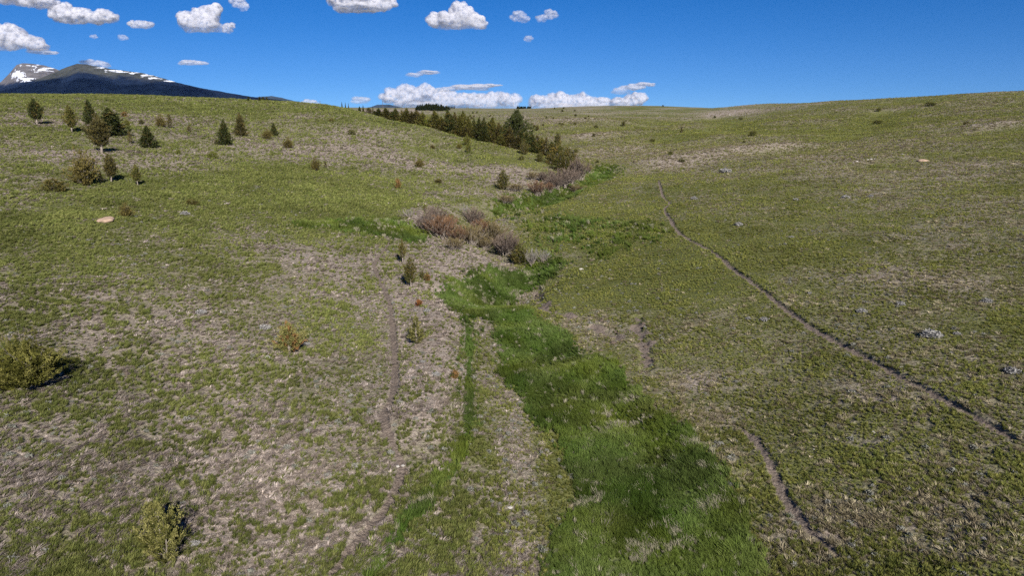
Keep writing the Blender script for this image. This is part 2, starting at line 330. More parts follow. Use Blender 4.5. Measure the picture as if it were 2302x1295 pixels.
def tuft(seed, nb=30, h=1.0, spread=.62, wid=.05, lean=.30, flat=0.0):
    r = np.random.default_rng(seed); az = r.uniform(0, 6.283, nb); rad = r.uniform(0, .3, nb)
    bx = rad * np.cos(az); by = rad * np.sin(az); L = h * r.uniform(.6, 1.1, nb); o = spread * r.uniform(.3, 1.2, nb)
    tx = bx + o * np.cos(az) + lean * L; ty = by + o * np.sin(az); tz = L * (1 - flat) * (1 - .25 * o)
    pa = az + 1.57 + r.uniform(-.6, .6, nb); w = wid * r.uniform(.7, 1.3, nb)
    V = []; C = []
    for i in range(nb):
        wx, wy = w[i] * math.cos(pa[i]), w[i] * math.sin(pa[i]); mx, my, mz = bx[i] * .45 + tx[i] * .45, by[i] * .45 + ty[i] * .45, tz[i] * .62
        V += [(bx[i] - wx, by[i] - wy, -.06), (bx[i] + wx, by[i] + wy, -.06), (mx + wx * .8, my + wy * .8, mz), (mx - wx * .8, my - wy * .8, mz), (tx[i], ty[i], tz[i]), (tx[i], ty[i], tz[i])]
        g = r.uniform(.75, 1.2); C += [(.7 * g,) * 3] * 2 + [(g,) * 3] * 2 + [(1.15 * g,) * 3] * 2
    V = np.array(V); k = np.arange(nb)[:, None] * 6
    Q = np.concatenate([k + [0, 1, 2, 3], k + [3, 2, 4, 5]])
    V[5::6] += [.01, .01, 0]
    return V, Q, np.array(C)
def twiggy(seed, nb=60, wid=.012):
    """a low rounded sagebrush: many short pale leaf faces over grey stems"""
    r = np.random.default_rng(seed); V = []; C = []
    for i in range(nb):
        az = r.uniform(0, 6.28); el = r.uniform(.15, 1.5); L = r.uniform(.6, 1.05)
        p = np.array([math.cos(az) * math.cos(el), math.sin(az) * math.cos(el), math.sin(el) * .75]) * L * .5
        for j in range(4):
            c = p * r.uniform(.6, 1.05) + r.normal(0, .045, 3); a = r.normal(0, 1, 3); a /= np.linalg.norm(a); b = np.cross(a, r.normal(0, 1, 3)); b /= np.linalg.norm(b)
            V += [c - a * .07 - b * .025, c + a * .07 - b * .025, c + a * .07 + b * .025, c - a * .07 + b * .025]; C += [(r.uniform(.7, 1.25),) * 3] * 4
    V = np.array(V); return V, np.arange(len(V)).reshape(-1, 4), np.array(C)
def scatter(name, label, protos, P3, scl, tint, rz, tilt=None):
    col = bpy.data.collections.new(name + '_source')
    for i, (V, Q, C) in enumerate(protos):
        me = npmesh(name + '_clump', V, Q, [FM], False, cols=C); col.objects.link(bpy.data.objects.new(name + '_clump', me))
    me = bpy.data.meshes.new(name); me.vertices.add(len(P3)); me.vertices.foreach_set('co', np.asarray(P3, np.float32).ravel())
    a = me.attributes.new('scl', 'FLOAT', 'POINT'); a.data.foreach_set('value', scl.astype(np.float32))
    rot = np.zeros((len(P3), 3), np.float32); rot[:, 2] = rz
    a = me.attributes.new('rot', 'FLOAT_VECTOR', 'POINT'); a.data.foreach_set('vector', rot.ravel())
    c4 = np.ones((len(P3), 4), np.float32); c4[:, :3] = tint
    a = me.attributes.new('tint', 'FLOAT_COLOR', 'POINT'); a.data.foreach_set('color', c4.ravel())
    me.update(); o = link(bpy.data.objects.new(name, me)); tag(o, label, None, None, 'stuff')
    g = bpy.data.node_groups.new(name, 'GeometryNodeTree')
    g.interface.new_socket('Geometry', in_out='INPUT', socket_type='NodeSocketGeometry'); g.interface.new_socket('Geometry', in_out='OUTPUT', socket_type='NodeSocketGeometry')
    gi = g.nodes.new('NodeGroupInput'); go = g.nodes.new('NodeGroupOutput'); ip = g.nodes.new('GeometryNodeInstanceOnPoints'); ci = g.nodes.new('GeometryNodeCollectionInfo')
    ci.inputs['Collection'].default_value = col; ci.inputs['Separate Children'].default_value = True; ci.inputs['Reset Children'].default_value = True
    ip.inputs['Pick Instance'].default_value = True
    def na(t, nme):
        q = g.nodes.new('GeometryNodeInputNamedAttribute'); q.data_type = t; q.inputs['Name'].default_value = nme; return q.outputs[0]
    e = g.nodes.new('FunctionNodeEulerToRotation')
    g.links.new(gi.outputs[0], ip.inputs['Points']); g.links.new(ci.outputs[0], ip.inputs['Instance'])
    g.links.new(na('FLOAT_VECTOR', 'rot'), e.inputs[0]); g.links.new(e.outputs[0], ip.inputs['Rotation']); g.links.new(na('FLOAT', 'scl'), ip.inputs['Scale'])
    rv = g.nodes.new('FunctionNodeRandomValue'); rv.data_type = 'INT'; rv.inputs[4].default_value = 0; rv.inputs[5].default_value = len(protos) - 1
    g.links.new(rv.outputs[2], ip.inputs['Instance Index']); g.links.new(ip.outputs[0], go.inputs[0])
    md = o.modifiers.new('scatter', 'NODES'); md.node_group = g
    return o
def samp(n, y0, y1, amax=.92, p=1.0):
    """points spread over the wedge in view; density falls off as distance**-p"""
    q = 2 - p; u = RNG.random(n)
    Y = (y0 ** q + u * (y1 ** q - y0 ** q)) ** (1 / q) if abs(q) > 1e-6 else y0 * (y1 / y0) ** u
    return RNG.uniform(-amax, amax, n) * Y, Y
def cover():
    T = [tuft(i, 32) for i in range(5)]
    # green bunches on the litter, plus finer green all over
    X, Y = samp(760000, 13.5, 620, p=1.6); dry, lush, dirt = fields(X, Y)
    f = 1.3 * fbm(X / .55, Y / .55, 90, 2) + .15 * fbm(X / 3.5, Y / 3.5, 91, 2)
    left = sstep(.02, -.08, X / Y)
    keep = (RNG.random(len(X)) < np.clip(1.0 - dry * .85 + f * .75, .10, 1)) & (dirt < .10) & (lush < .3)
    keep &= RNG.random(len(X)) > .85 * sstep(300, 620, Y); X, Y, dry, left = X[keep], Y[keep], dry[keep], left[keep]; n = len(X); g = RNG.random(n)
    tint = np.stack([.098 + .085 * g, .120 + .068 * g, .030 + .032 * g], -1) * (1 + .45 * fbm(X / 4.5, Y / 4.5, 110, 3))[:, None] * RNG.uniform(.7, 1.25, n)[:, None]
    ol = (1 - left) * RNG.random(n); tint[:, 0] *= 1 + .30 * ol; tint[:, 1] *= 1 + .19 * ol; tint *= (1 + .12 * sstep(50, 110, Y) - .14 * left * sstep(45, 30, Y))[:, None]
    scl = RNG.uniform(.07, .175, n) * (.75 + .5 * sstep(-.4, .4, fbm(X / 2.2, Y / 2.2, 121, 2))) * (1 + np.clip((Y - 35) / 95, 0, 2.6)) * (.75 + .35 * left)
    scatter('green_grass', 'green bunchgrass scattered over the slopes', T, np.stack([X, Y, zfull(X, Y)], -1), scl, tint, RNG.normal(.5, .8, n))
    # dry bunches
    T2 = [tuft(20 + i, 26, h=.75, spread=.8, wid=.05, lean=.5, flat=.35) for i in range(5)]
    X, Y = samp(360000, 13.5, 620, p=1.45); dry, lush, dirt = fields(X, Y)
    f = fbm(X / .9, Y / .9, 95, 2)
    keep = (RNG.random(len(X)) < np.clip(dry * 1.15 - .1 + f * .8, .05, 1)) & (dirt < .10) & (lush < .3)
    keep &= RNG.random(len(X)) > .85 * sstep(300, 620, Y); X, Y, dry = X[keep], Y[keep], dry[keep]; n = len(X); g = RNG.random(n) ** 2.4; w = RNG.random(n) ** 2
    rt = sstep(-.02, .12, X / Y); tint = np.stack([.180 + .34 * g, .145 + .295 * g, .112 + .265 * g + .02 * w], -1) * (1 + .32 * fbm(X / 3.2, Y / 3.2, 111, 3))[:, None] * (1 - rt[:, None] * np.array([.14, .12, .34])) * RNG.uniform(.75, 1.1, n)[:, None]
    scl = RNG.uniform(.08, .24, n) * (.75 + .6 * sstep(-.4, .4, fbm(X / 1.5, Y / 1.5, 122, 2))) * (1 + np.clip((Y - 35) / 95, 0, 2.6))
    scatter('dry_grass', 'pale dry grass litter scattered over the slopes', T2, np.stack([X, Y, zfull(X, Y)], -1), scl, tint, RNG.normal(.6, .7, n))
    # lush meadow grass
    X, Y = samp(640000, 13.5, 180, p=1.35); jx = RNG.normal(0, .006, len(X)) * Y; dry, lush, dirt = fields(X + jx, Y + RNG.normal(0, .014, len(X)) * Y); keep = (RNG.random(len(X)) < lush) & (fields(X, Y)[2] < .3)
    X, Y = X[keep], Y[keep]; n = len(X); g = np.clip(.5 + .9 * fbm(X / 1.6, Y / 1.6, 96, 3) + RNG.normal(0, .15, n), 0, 1)
    y_ = np.clip(fbm(X / 3.2, Y / 3.2, 99, 3) + .15, 0, 1); tint = np.stack([.048 + .050 * g + .05 * y_, .082 + .050 * g + .03 * y_, .014 + .022 * g], -1) * RNG.uniform(.8, 1.2, n)[:, None] * (.64 + .52 * sstep(-.35, .3, fbm(X / 2.1 + 7, Y / 2.6, 101, 3)))[:, None]
    st = RNG.random(n) < .03 + .55 * (fbm(X / 1.4, Y / 1.0, 97, 3) > .36); tint[st] = np.array([.27, .25, .17]) * RNG.uniform(.7, 1.1, (st.sum(), 1))
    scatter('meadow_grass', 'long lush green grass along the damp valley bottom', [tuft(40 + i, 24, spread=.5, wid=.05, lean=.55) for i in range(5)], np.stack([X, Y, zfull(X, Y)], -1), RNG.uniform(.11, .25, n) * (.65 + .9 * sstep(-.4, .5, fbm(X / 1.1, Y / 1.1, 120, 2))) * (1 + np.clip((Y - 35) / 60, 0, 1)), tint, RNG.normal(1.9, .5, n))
    # small pale sage and litter heads, denser to the right
    X, Y = samp(9000, 14, 260, p=1.35); dry, lush, dirt = fields(X, Y)
    keep = (RNG.random(len(X)) < .25 + .8 * (fbm(X / 6, Y / 6, 98, 3) > .05)) & (dirt < .2) & (lush < .2)
    X, Y = X[keep], Y[keep]; n = len(X); g = RNG.random(n)
    tint = np.stack([.165 + .09 * g, .168 + .08 * g, .135 + .08 * g], -1)
    scatter('low_sage', 'small grey sagebrush dotted through the grass', [twiggy(i, 36) for i in range(4)], np.stack([X, Y, zfull(X, Y)], -1), RNG.uniform(.14, .42, n), tint, RNG.uniform(0, 6.28, n))
cover()
# ------------------------------------------------------------------ woody plants
BK = newmat('bark'); BK[2].inputs['Base Color'].default_value = (.20, .165, .135, 1)
def _b():
    nt = BK[1]; co = N(nt, 'ShaderNodeTexCoord').outputs['Object']; f = noise(nt, co, 14, 4)
    nt.links.new(mixc(nt, mrange(nt, f, .3, .7), (.09, .07, .055), (.32, .28, .24)), BK[2].inputs['Base Color'])
_b(); BARK = BK[0]
def tube(path, rads, k=6):
    V = []; Q = []; path = np.array(path, float)
    for i, (p, r) in enumerate(zip(path, rads)):
        d = path[min(i + 1, len(path) - 1)] - path[max(i - 1, 0)]; d = d / (np.linalg.norm(d) + 1e-9)
        a = np.cross(d, [0.3, 1, 0.1]); a /= np.linalg.norm(a) + 1e-9; b = np.cross(d, a)
        for j in range(k):
            t = 6.2832 * j / k; V.append(p + r * (a * math.cos(t) + b * math.sin(t)))
    for i in range(len(path) - 1):
        for j in range(k): Q.append((i * k + j, i * k + (j + 1) % k, (i + 1) * k + (j + 1) % k, (i + 1) * k + j))
    return np.array(V), np.array(Q)
def join(parts):
    V = []; Q = []; C = []; o = 0
    for p in parts:
        V.append(p[0]); Q.append(p[1] + o); o += len(p[0])
        if len(p) > 2: C.append(p[2])
    return np.concatenate(V), np.concatenate(Q), (np.concatenate(C) if C else None)
def leaves(cen, dirs, size, cols, r, asp=.42, k=3):
    """k small elongated faces round every centre, roughly along dirs"""
    c = np.repeat(cen, k, 0); d = np.repeat(dirs, k, 0); n = len(c)
    c = c + r.normal(0, size * .75, (n, 3)); d = d + r.normal(0, .55, (n, 3)); d /= np.linalg.norm(d, axis=1, keepdims=True) + 1e-9
    s = np.cross(d, r.normal(0, 1, (n, 3))); s /= np.linalg.norm(s, axis=1, keepdims=True) + 1e-9
    L = size * r.uniform(.6, 1.3, (n, 1)); w = L * asp
    V = np.stack([c - d * L, c + s * w, c + d * L * 1.1, c - s * w], 1).reshape(-1, 3)
    col = np.repeat(np.repeat(cols, k, 0) * r.uniform(.75, 1.25, (n, 1)), 4, 0)
    return V, np.arange(4 * n).reshape(-1, 4), col
PAL = dict(dark=((.030, .038, .014), (.060, .068, .022)), olive=((.050, .056, .016), (.115, .108, .030)), bronze=((.070, .060, .020), (.150, .120, .038)),
           orange=((.15, .085, .028), (.32, .18, .075)), yellow=((.11, .115, .030), (.27, .245, .090)), brown=((.046, .044, .018), (.095, .082, .032)))
def evergreen(seed, w=.5, t0=.12, prof='cone', up=.7, nbr=90, npt=7, leaf=.026, k=3, pal='dark', pal2=None, mix2=.3, lean=(0, 0), stems=1, trunk_r=.022, gap=.0, jit=.08):
    r = np.random.default_rng(seed); cen = []; dr = []; cl = []; tr = []
    A = np.array(PAL[pal]); B = np.array(PAL[pal2 or pal])
    for st in range(stems):
        h = 1.0 if st == 0 else r.uniform(.55, .95); sa = r.uniform(0, 6.28); so = 0 if st == 0 else w * r.uniform(.12, .34)
        top = np.array([lean[0] + so * math.cos(sa), lean[1] + so * math.sin(sa), h])
        base = np.array([so * .25 * math.cos(sa), so * .25 * math.sin(sa), -.03])
        bend = np.array([r.normal(0, .02), r.normal(0, .02), 0])
        ax = lambda t: base + (top - base) * t + bend * math.sin(t * 3.14)
        tr.append(tube([ax(t) for t in (0, .2, .4, .6, .8, .95)], [trunk_r * q * (1 if st == 0 else .6) for q in (1.25, 1, .8, .6, .35, .12)]))
        ph = r.uniform(0, 6.28, 4); nb = nbr // stems + 4
        for i in range(nb):
            t = t0 + (1 - t0) * ((i + r.random()) / nb) ** .92; az = i * 2.39996 + r.normal(0, .3); q = (t - t0) / (1 - t0)
            pr = {'cone': (1 - q) ** 1.1 * min(1, .6 + q * 3.2) * 1.1, 'oval': min(1, .45 + q * 3) * (1 - q ** 1.5) ** .9 * 1.1, 'dome': (1 - q ** 2.2) ** .6, 'round': max(.05, 1 - abs(2 * q - .9) ** 2.4) ** .6}[prof]
            lob = 1 + .22 * math.sin(3 * az + ph[0] + 5 * q) + .18 * math.sin(2 * az + ph[1] - 9 * q)
            if r.random() < gap: continue
            L = w * .5 * pr * lob * r.uniform(.62, 1.12) * (.8 if stems > 1 else 1) + .015
            e = up * r.uniform(.6, 1.3) + .5 * q; d = np.array([math.cos(az) * math.cos(e), math.sin(az) * math.cos(e), math.sin(e)])
            p0 = ax(max(.0, t - L * math.sin(e) * .55)); LL = L / max(.35, math.cos(e))
            if i % 3 == 0: tr.append(tube([p0, p0 + d * LL * .45, p0 + d * LL * .85], [trunk_r * .30, trunk_r * .18, trunk_r * .06], 3))
            m = max(2, int(npt * (.35 + .65 * pr * 1.2))); s = r.uniform(.22, 1.02, m) ** .75
            side = np.cross(d, [0, 0, 1]); c = p0 + np.outer(s * LL, d) + np.outer(r.normal(0, jit, m) * LL, side) + r.normal(0, .012, (m, 3)); c[:, 2] += .10 * LL * s ** 2
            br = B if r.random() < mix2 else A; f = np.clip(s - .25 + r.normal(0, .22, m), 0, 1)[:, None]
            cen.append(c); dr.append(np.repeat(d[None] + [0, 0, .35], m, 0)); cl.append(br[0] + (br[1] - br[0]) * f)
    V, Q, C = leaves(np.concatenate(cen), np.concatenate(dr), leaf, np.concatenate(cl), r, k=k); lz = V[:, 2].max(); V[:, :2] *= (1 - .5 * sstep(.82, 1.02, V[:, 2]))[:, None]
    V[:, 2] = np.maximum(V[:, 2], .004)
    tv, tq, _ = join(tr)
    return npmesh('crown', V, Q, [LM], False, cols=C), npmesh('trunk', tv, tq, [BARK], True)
def willow(seed, w=1.4, nst=46, ntw=7, cb=(.13, .10, .095), ct=(.24, .155, .085), wid=.010, lean=0.0, bare=.3):
    r = np.random.default_rng(seed); tr = []; V = []; C = []
    cb = np.array(cb); ct = np.array(ct)
    for i in range(nst):
        az = r.uniform(0, 6.28); e = r.uniform(.45, 1.5); L = r.uniform(.75, 1.08)
        rr = w * .5; d = np.array([math.cos(az) * math.cos(e) * rr * 1.3 + lean, math.sin(az) * math.cos(e) * rr * 1.3, math.sin(e) ** .6]) * L
        b0 = np.array([r.normal(0, .09 * w), r.normal(0, .09 * w), 0]); mid = b0 + d * .5 + r.normal(0, .02, 3); tip = b0 + d
        tr.append(tube([b0 - [0, 0, .03], b0 + d * .25 + [0, 0, .04], mid, tip], [wid * 1.7, wid * 1.3, wid, wid * .4], 3))
        for j in range(ntw):
            s = r.uniform(bare, .97); p = b0 + (mid - b0) * min(1, s * 2) if s < .5 else mid + (tip - mid) * (s - .5) * 2
            for q in range(4):
                dd = d / np.linalg.norm(d) + r.normal(0, .42, 3); dd[2] = abs(dd[2]) * .9 + .25; dd /= np.linalg.norm(dd); l = r.uniform(.09, .22); sd = np.cross(dd, r.normal(0, 1, 3)); sd *= wid * .75 / np.linalg.norm(sd)
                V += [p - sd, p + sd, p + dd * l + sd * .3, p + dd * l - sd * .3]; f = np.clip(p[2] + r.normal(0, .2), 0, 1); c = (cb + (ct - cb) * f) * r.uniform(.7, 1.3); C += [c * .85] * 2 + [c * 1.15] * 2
    tv, tq, _ = join(tr); V = np.array(V); 
    return npmesh('twigs', V, np.arange(len(V)).reshape(-1, 4), [LM], False, cols=np.array(C)), npmesh('stems', tv, tq, [BARK], True)
def plant(name, meshes, loc, h, wf, rz, label, cat, group=None, tint=(1, 1, 1), parts=('crown', 'trunk'), lean=0):
    e = bpy.data.objects.new(name, None); link(e); e.empty_display_size = .2; e.location = loc; e.rotation_euler = (0, lean, rz); e.scale = (h * wf, h * wf, h)
    tag(e, label, cat, group)
    for me, nm in zip(meshes, parts):
        o = link(bpy.data.objects.new(nm, me), e); o.color = (*tint, 1)
    return e
PR = {}
def P_(key, fn, n):
    PR[key] = [fn(i) for i in range(n)]
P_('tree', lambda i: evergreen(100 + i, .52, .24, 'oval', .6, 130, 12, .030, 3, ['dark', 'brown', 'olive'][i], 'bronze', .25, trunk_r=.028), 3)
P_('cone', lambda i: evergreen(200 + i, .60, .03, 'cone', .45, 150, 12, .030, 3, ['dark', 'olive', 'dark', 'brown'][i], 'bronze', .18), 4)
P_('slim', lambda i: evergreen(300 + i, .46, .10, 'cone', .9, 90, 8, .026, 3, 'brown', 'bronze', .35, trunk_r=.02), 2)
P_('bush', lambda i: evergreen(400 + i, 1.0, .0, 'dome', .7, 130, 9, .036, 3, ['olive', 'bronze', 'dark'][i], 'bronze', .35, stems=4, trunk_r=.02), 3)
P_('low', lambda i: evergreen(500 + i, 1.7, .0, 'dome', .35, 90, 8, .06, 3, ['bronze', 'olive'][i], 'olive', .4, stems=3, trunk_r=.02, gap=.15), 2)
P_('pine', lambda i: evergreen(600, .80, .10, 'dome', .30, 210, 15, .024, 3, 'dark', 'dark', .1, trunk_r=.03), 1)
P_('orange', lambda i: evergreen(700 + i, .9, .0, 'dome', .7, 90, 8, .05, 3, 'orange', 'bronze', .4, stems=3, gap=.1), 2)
P_('will', lambda i: willow(800 + i, 1.5, 80, 11, *[((.080, .062, .055), (.175, .132, .100)), ((.075, .045, .038), (.215, .125, .065)), ((.085, .068, .045), (.19, .15, .065))][i]), 3)
P_('grey', lambda i: willow(820 + i, 1.5, 34, 5, (.20, .185, .175), (.24, .23, .20)), 2)
def mpp(u, v, Y):  # metres per pixel of the photograph at that point
    y = (CV - v) / F; return Y / (math.cos(P) + y * math.sin(P)) / F
def put(key, u, v, hpx, wpx, label, cat='juniper', name='juniper_tree', Y=None, group=None, tint=(1, 1, 1), var=None, lean=0, loc=None):
    if Y is None: X, Y_, Z = unproj(u, v)
    else: Y_ = Y; X = ray(u, v)[0] * Y; Z = float(zbase(X, Y)[0])
    m = mpp(u, v, Y_); dep = math.atan2(HC - Z, Y_); h = hpx * m; w = wpx * m
    if key == 'will': h *= 1.06; w *= 1.25
    if dep > .25: h = max(.4 * h, (h - .45 * w * math.sin(dep)) / math.cos(dep))
    Z = float(zfull(np.array([X]), np.array([Y_]))[0])
    lst = PR[key]; k = (var if var is not None else random.randrange(len(lst))) % len(lst)
    bw = {'tree': .52, 'cone': .52, 'slim': .46, 'bush': .95, 'low': 1.6, 'pine': .80, 'orange': .9, 'will': 1.75, 'grey': 1.75}.get(key, 1)
    parts = ('twigs', 'stems') if key in ('will', 'grey') else ('crown', 'trunk')
    g = random.uniform(.88, 1.12)
    return plant(name, lst[k], (X, Y_, Z), h, (w / h) / bw * 1.05, random.uniform(0, 6.28), label, cat, group, tuple(t * g for t in tint), parts, lean)
JT, JS = 'juniper_tree', 'juniper_shrub'
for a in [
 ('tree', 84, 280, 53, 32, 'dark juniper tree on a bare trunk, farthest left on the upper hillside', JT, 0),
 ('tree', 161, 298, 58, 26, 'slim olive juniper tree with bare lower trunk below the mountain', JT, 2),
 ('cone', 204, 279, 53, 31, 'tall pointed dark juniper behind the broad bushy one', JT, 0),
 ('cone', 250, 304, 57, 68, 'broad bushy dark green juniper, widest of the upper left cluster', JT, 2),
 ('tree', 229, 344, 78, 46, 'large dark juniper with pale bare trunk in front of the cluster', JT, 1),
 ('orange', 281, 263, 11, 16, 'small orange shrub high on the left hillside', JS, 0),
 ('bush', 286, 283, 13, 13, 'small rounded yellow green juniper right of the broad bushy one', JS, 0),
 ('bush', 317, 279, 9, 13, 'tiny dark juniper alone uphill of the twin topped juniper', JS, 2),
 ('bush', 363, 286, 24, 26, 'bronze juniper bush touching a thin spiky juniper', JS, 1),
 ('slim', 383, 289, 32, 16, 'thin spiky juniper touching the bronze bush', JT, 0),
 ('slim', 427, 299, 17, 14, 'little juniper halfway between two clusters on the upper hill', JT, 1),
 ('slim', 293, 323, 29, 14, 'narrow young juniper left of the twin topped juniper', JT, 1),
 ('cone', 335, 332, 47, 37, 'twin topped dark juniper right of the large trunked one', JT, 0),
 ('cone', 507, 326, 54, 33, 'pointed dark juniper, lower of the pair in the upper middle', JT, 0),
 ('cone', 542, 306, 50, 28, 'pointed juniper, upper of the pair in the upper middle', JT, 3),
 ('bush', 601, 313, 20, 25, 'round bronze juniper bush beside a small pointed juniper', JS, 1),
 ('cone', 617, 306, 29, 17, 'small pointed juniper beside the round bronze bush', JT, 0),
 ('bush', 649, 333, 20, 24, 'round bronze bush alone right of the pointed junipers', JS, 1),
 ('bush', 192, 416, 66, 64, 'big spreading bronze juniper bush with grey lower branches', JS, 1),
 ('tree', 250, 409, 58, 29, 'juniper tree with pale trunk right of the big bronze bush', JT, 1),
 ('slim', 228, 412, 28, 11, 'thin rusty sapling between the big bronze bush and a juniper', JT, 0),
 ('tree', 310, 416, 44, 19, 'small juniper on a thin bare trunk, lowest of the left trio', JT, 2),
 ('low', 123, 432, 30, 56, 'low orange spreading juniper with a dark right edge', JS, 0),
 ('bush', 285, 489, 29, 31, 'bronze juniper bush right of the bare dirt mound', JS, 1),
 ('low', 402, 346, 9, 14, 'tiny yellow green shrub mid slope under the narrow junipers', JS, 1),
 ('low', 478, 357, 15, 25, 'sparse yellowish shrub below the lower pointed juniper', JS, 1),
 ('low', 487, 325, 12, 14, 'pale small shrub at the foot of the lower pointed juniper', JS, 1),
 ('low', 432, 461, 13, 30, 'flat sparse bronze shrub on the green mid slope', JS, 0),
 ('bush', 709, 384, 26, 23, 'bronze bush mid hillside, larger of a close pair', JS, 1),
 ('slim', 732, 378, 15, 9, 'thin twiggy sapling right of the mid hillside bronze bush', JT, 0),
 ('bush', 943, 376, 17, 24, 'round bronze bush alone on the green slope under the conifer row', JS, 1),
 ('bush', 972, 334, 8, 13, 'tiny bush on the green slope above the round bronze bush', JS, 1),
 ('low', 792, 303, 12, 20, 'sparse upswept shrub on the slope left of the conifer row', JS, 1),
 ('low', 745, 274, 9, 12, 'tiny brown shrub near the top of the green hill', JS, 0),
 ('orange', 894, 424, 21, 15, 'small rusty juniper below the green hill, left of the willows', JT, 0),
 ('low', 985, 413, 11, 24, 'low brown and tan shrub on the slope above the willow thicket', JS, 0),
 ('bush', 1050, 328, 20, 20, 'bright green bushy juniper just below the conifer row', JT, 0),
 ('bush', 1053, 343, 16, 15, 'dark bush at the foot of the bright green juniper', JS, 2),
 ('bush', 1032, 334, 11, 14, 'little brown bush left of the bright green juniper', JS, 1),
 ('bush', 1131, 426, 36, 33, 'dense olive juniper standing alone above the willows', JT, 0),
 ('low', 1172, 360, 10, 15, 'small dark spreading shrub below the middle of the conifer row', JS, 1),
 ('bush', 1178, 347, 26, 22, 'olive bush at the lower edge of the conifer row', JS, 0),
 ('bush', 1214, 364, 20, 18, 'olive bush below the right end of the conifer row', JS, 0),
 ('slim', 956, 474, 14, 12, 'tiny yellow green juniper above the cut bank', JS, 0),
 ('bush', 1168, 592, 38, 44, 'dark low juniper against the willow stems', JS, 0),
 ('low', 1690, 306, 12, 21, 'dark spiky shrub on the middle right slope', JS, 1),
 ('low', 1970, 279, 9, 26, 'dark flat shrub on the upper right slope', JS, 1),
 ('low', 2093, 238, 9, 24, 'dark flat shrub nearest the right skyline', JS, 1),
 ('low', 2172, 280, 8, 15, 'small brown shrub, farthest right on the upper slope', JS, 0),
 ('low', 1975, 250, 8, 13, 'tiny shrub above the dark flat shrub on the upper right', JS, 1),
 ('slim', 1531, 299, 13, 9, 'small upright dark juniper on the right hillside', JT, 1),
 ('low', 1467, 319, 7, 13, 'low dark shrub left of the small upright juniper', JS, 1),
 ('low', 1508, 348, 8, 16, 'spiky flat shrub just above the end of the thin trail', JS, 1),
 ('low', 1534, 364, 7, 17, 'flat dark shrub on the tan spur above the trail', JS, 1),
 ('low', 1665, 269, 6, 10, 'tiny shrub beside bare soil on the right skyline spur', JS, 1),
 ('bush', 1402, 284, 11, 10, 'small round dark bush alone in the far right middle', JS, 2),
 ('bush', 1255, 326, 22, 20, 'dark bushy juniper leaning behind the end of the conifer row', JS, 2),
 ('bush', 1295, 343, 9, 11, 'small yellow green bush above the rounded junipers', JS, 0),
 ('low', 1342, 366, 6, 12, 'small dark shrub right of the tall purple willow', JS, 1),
]:
    put(a[0], a[1], a[2], a[3], a[4], a[5], 'juniper', a[6], var=a[7], tint=(1.25, 1.35, 1.0) if 'bright green' in a[5] or 'yellow' in a[5] else (1, 1, 1))
FAR = [(1194,290,5,8),(1208,292,10,10),(1201,285,5,8),(1221,282,4,6),(1264,281,4,9),(1258,279,4,7),(1293,279,4,9),(1340,287,6,11),(1334,306,6,10),(1229,265,4,6),(1244,266,3,4),(1264,250,4,7),(1292,249,3,6),
 (1294,260,4,7),(1316,266,3,7),(1323,262,3,4),(1247,244,3,4),(1267,243,3,5),(1057,262,4,5),(1065,262,3,6),(1060,267,5,8),(1102,261,3,5),(1063,254,3,5),(1072,253,3,4),(1607,264,4,7),(1490,238.5,3,5),(1672,320,4,8)]
for u, v, h, w in FAR:
    put('low' if w > h * 1.3 else 'bush', u, v + 1, h + 1, w, 'tiny dark shrub dotted on the far grassy hills behind the conifer row', 'shrub', JS, group='dark shrubs dotted over the far hills', tint=(.7, .7, .7))
# conifer row in the draw behind the left hill
cx = [740, 820, 960, 1100, 1220, 1290]; cy = [235, 200, 180, 166, 158, 148]
ROW = [(828,241,17,'slim'),(851,243,16,'cone'),(866,242,20,'cone'),(889,244,20,'cone'),(902,247,14,'slim'),(914,243,20,'cone'),(925,250,18,'cone'),(936,248,26,'cone'),(950,252,20,'cone'),(962,264,20,'bush'),(976,249,24,'cone'),
 (992,262,20,'cone'),(1006,247,22,'cone'),(1014,258,22,'cone'),(1022,253,20,'cone'),(1032,260,18,'cone'),(1041,250,24,'cone'),(1052,262,18,'cone'),(1065,267,16,'cone'),(1077,266,18,'cone'),(1088,265,20,'cone'),(1098,276,22,'cone'),
 (1107,264,24,'cone'),(1121,276,22,'cone'),(1133,282,24,'cone'),(1146,284,22,'cone'),(1172,288,22,'cone'),(1184,296,22,'cone'),(1196,298,20,'cone'),(1207,304,20,'slim'),(1218,308,20,'cone'),(1229,309,20,'slim'),(1240,318,20,'cone')]
for i, (u, vt, w, kd) in enumerate(ROW):
    Yb = float(np.interp(u, cx, cy)) + random.uniform(3, 9); X = ray(u, vt)[0] * Yb; Z = float(zbase(X, Yb)[0]); zt = HC + ray(u, vt)[1] * Yb
    h = max(2.2, zt - Z); m = mpp(u, vt, Yb)
    tall = ['first', 'second', 'third', 'fourth', 'fifth', 'sixth', 'seventh', 'eighth', 'ninth', 'tenth', 'eleventh', 'twelfth', 'thirteenth', 'fourteenth', 'fifteenth', 'sixteenth', 'seventeenth', 'eighteenth', 'nineteenth', 'twentieth']
    if i < 17: lb = ('leftmost' if i == 0 else tall[i]) + ' conifer from the uphill left end of the dark row'
    else: j = len(ROW) - 1 - i; lb = ('last' if j == 0 else tall[j] + ' from last') + ' conifer at the downhill right end of the dark row'
    if kd == 'bush': lb = 'yellowish round juniper squeezed between dark conifers in the row'
    lst = PR[kd]; bw = {'cone': .52, 'slim': .46, 'bush': .95}[kd]
    plant('conifer_tree' if kd != 'bush' else JT, lst[random.randrange(len(lst)) if kd != 'bush' else 0], (X, Yb, Z - .1), h, w * m * 1.55 / h / bw, random.uniform(0, 6.28), lb, 'conifer', 'conifers in the row along the draw', tuple(np.array([.98, .95, .92]) * random.uniform(.75, 1.15)) if kd != 'bush' else (1.6, 1.8, 1.2))
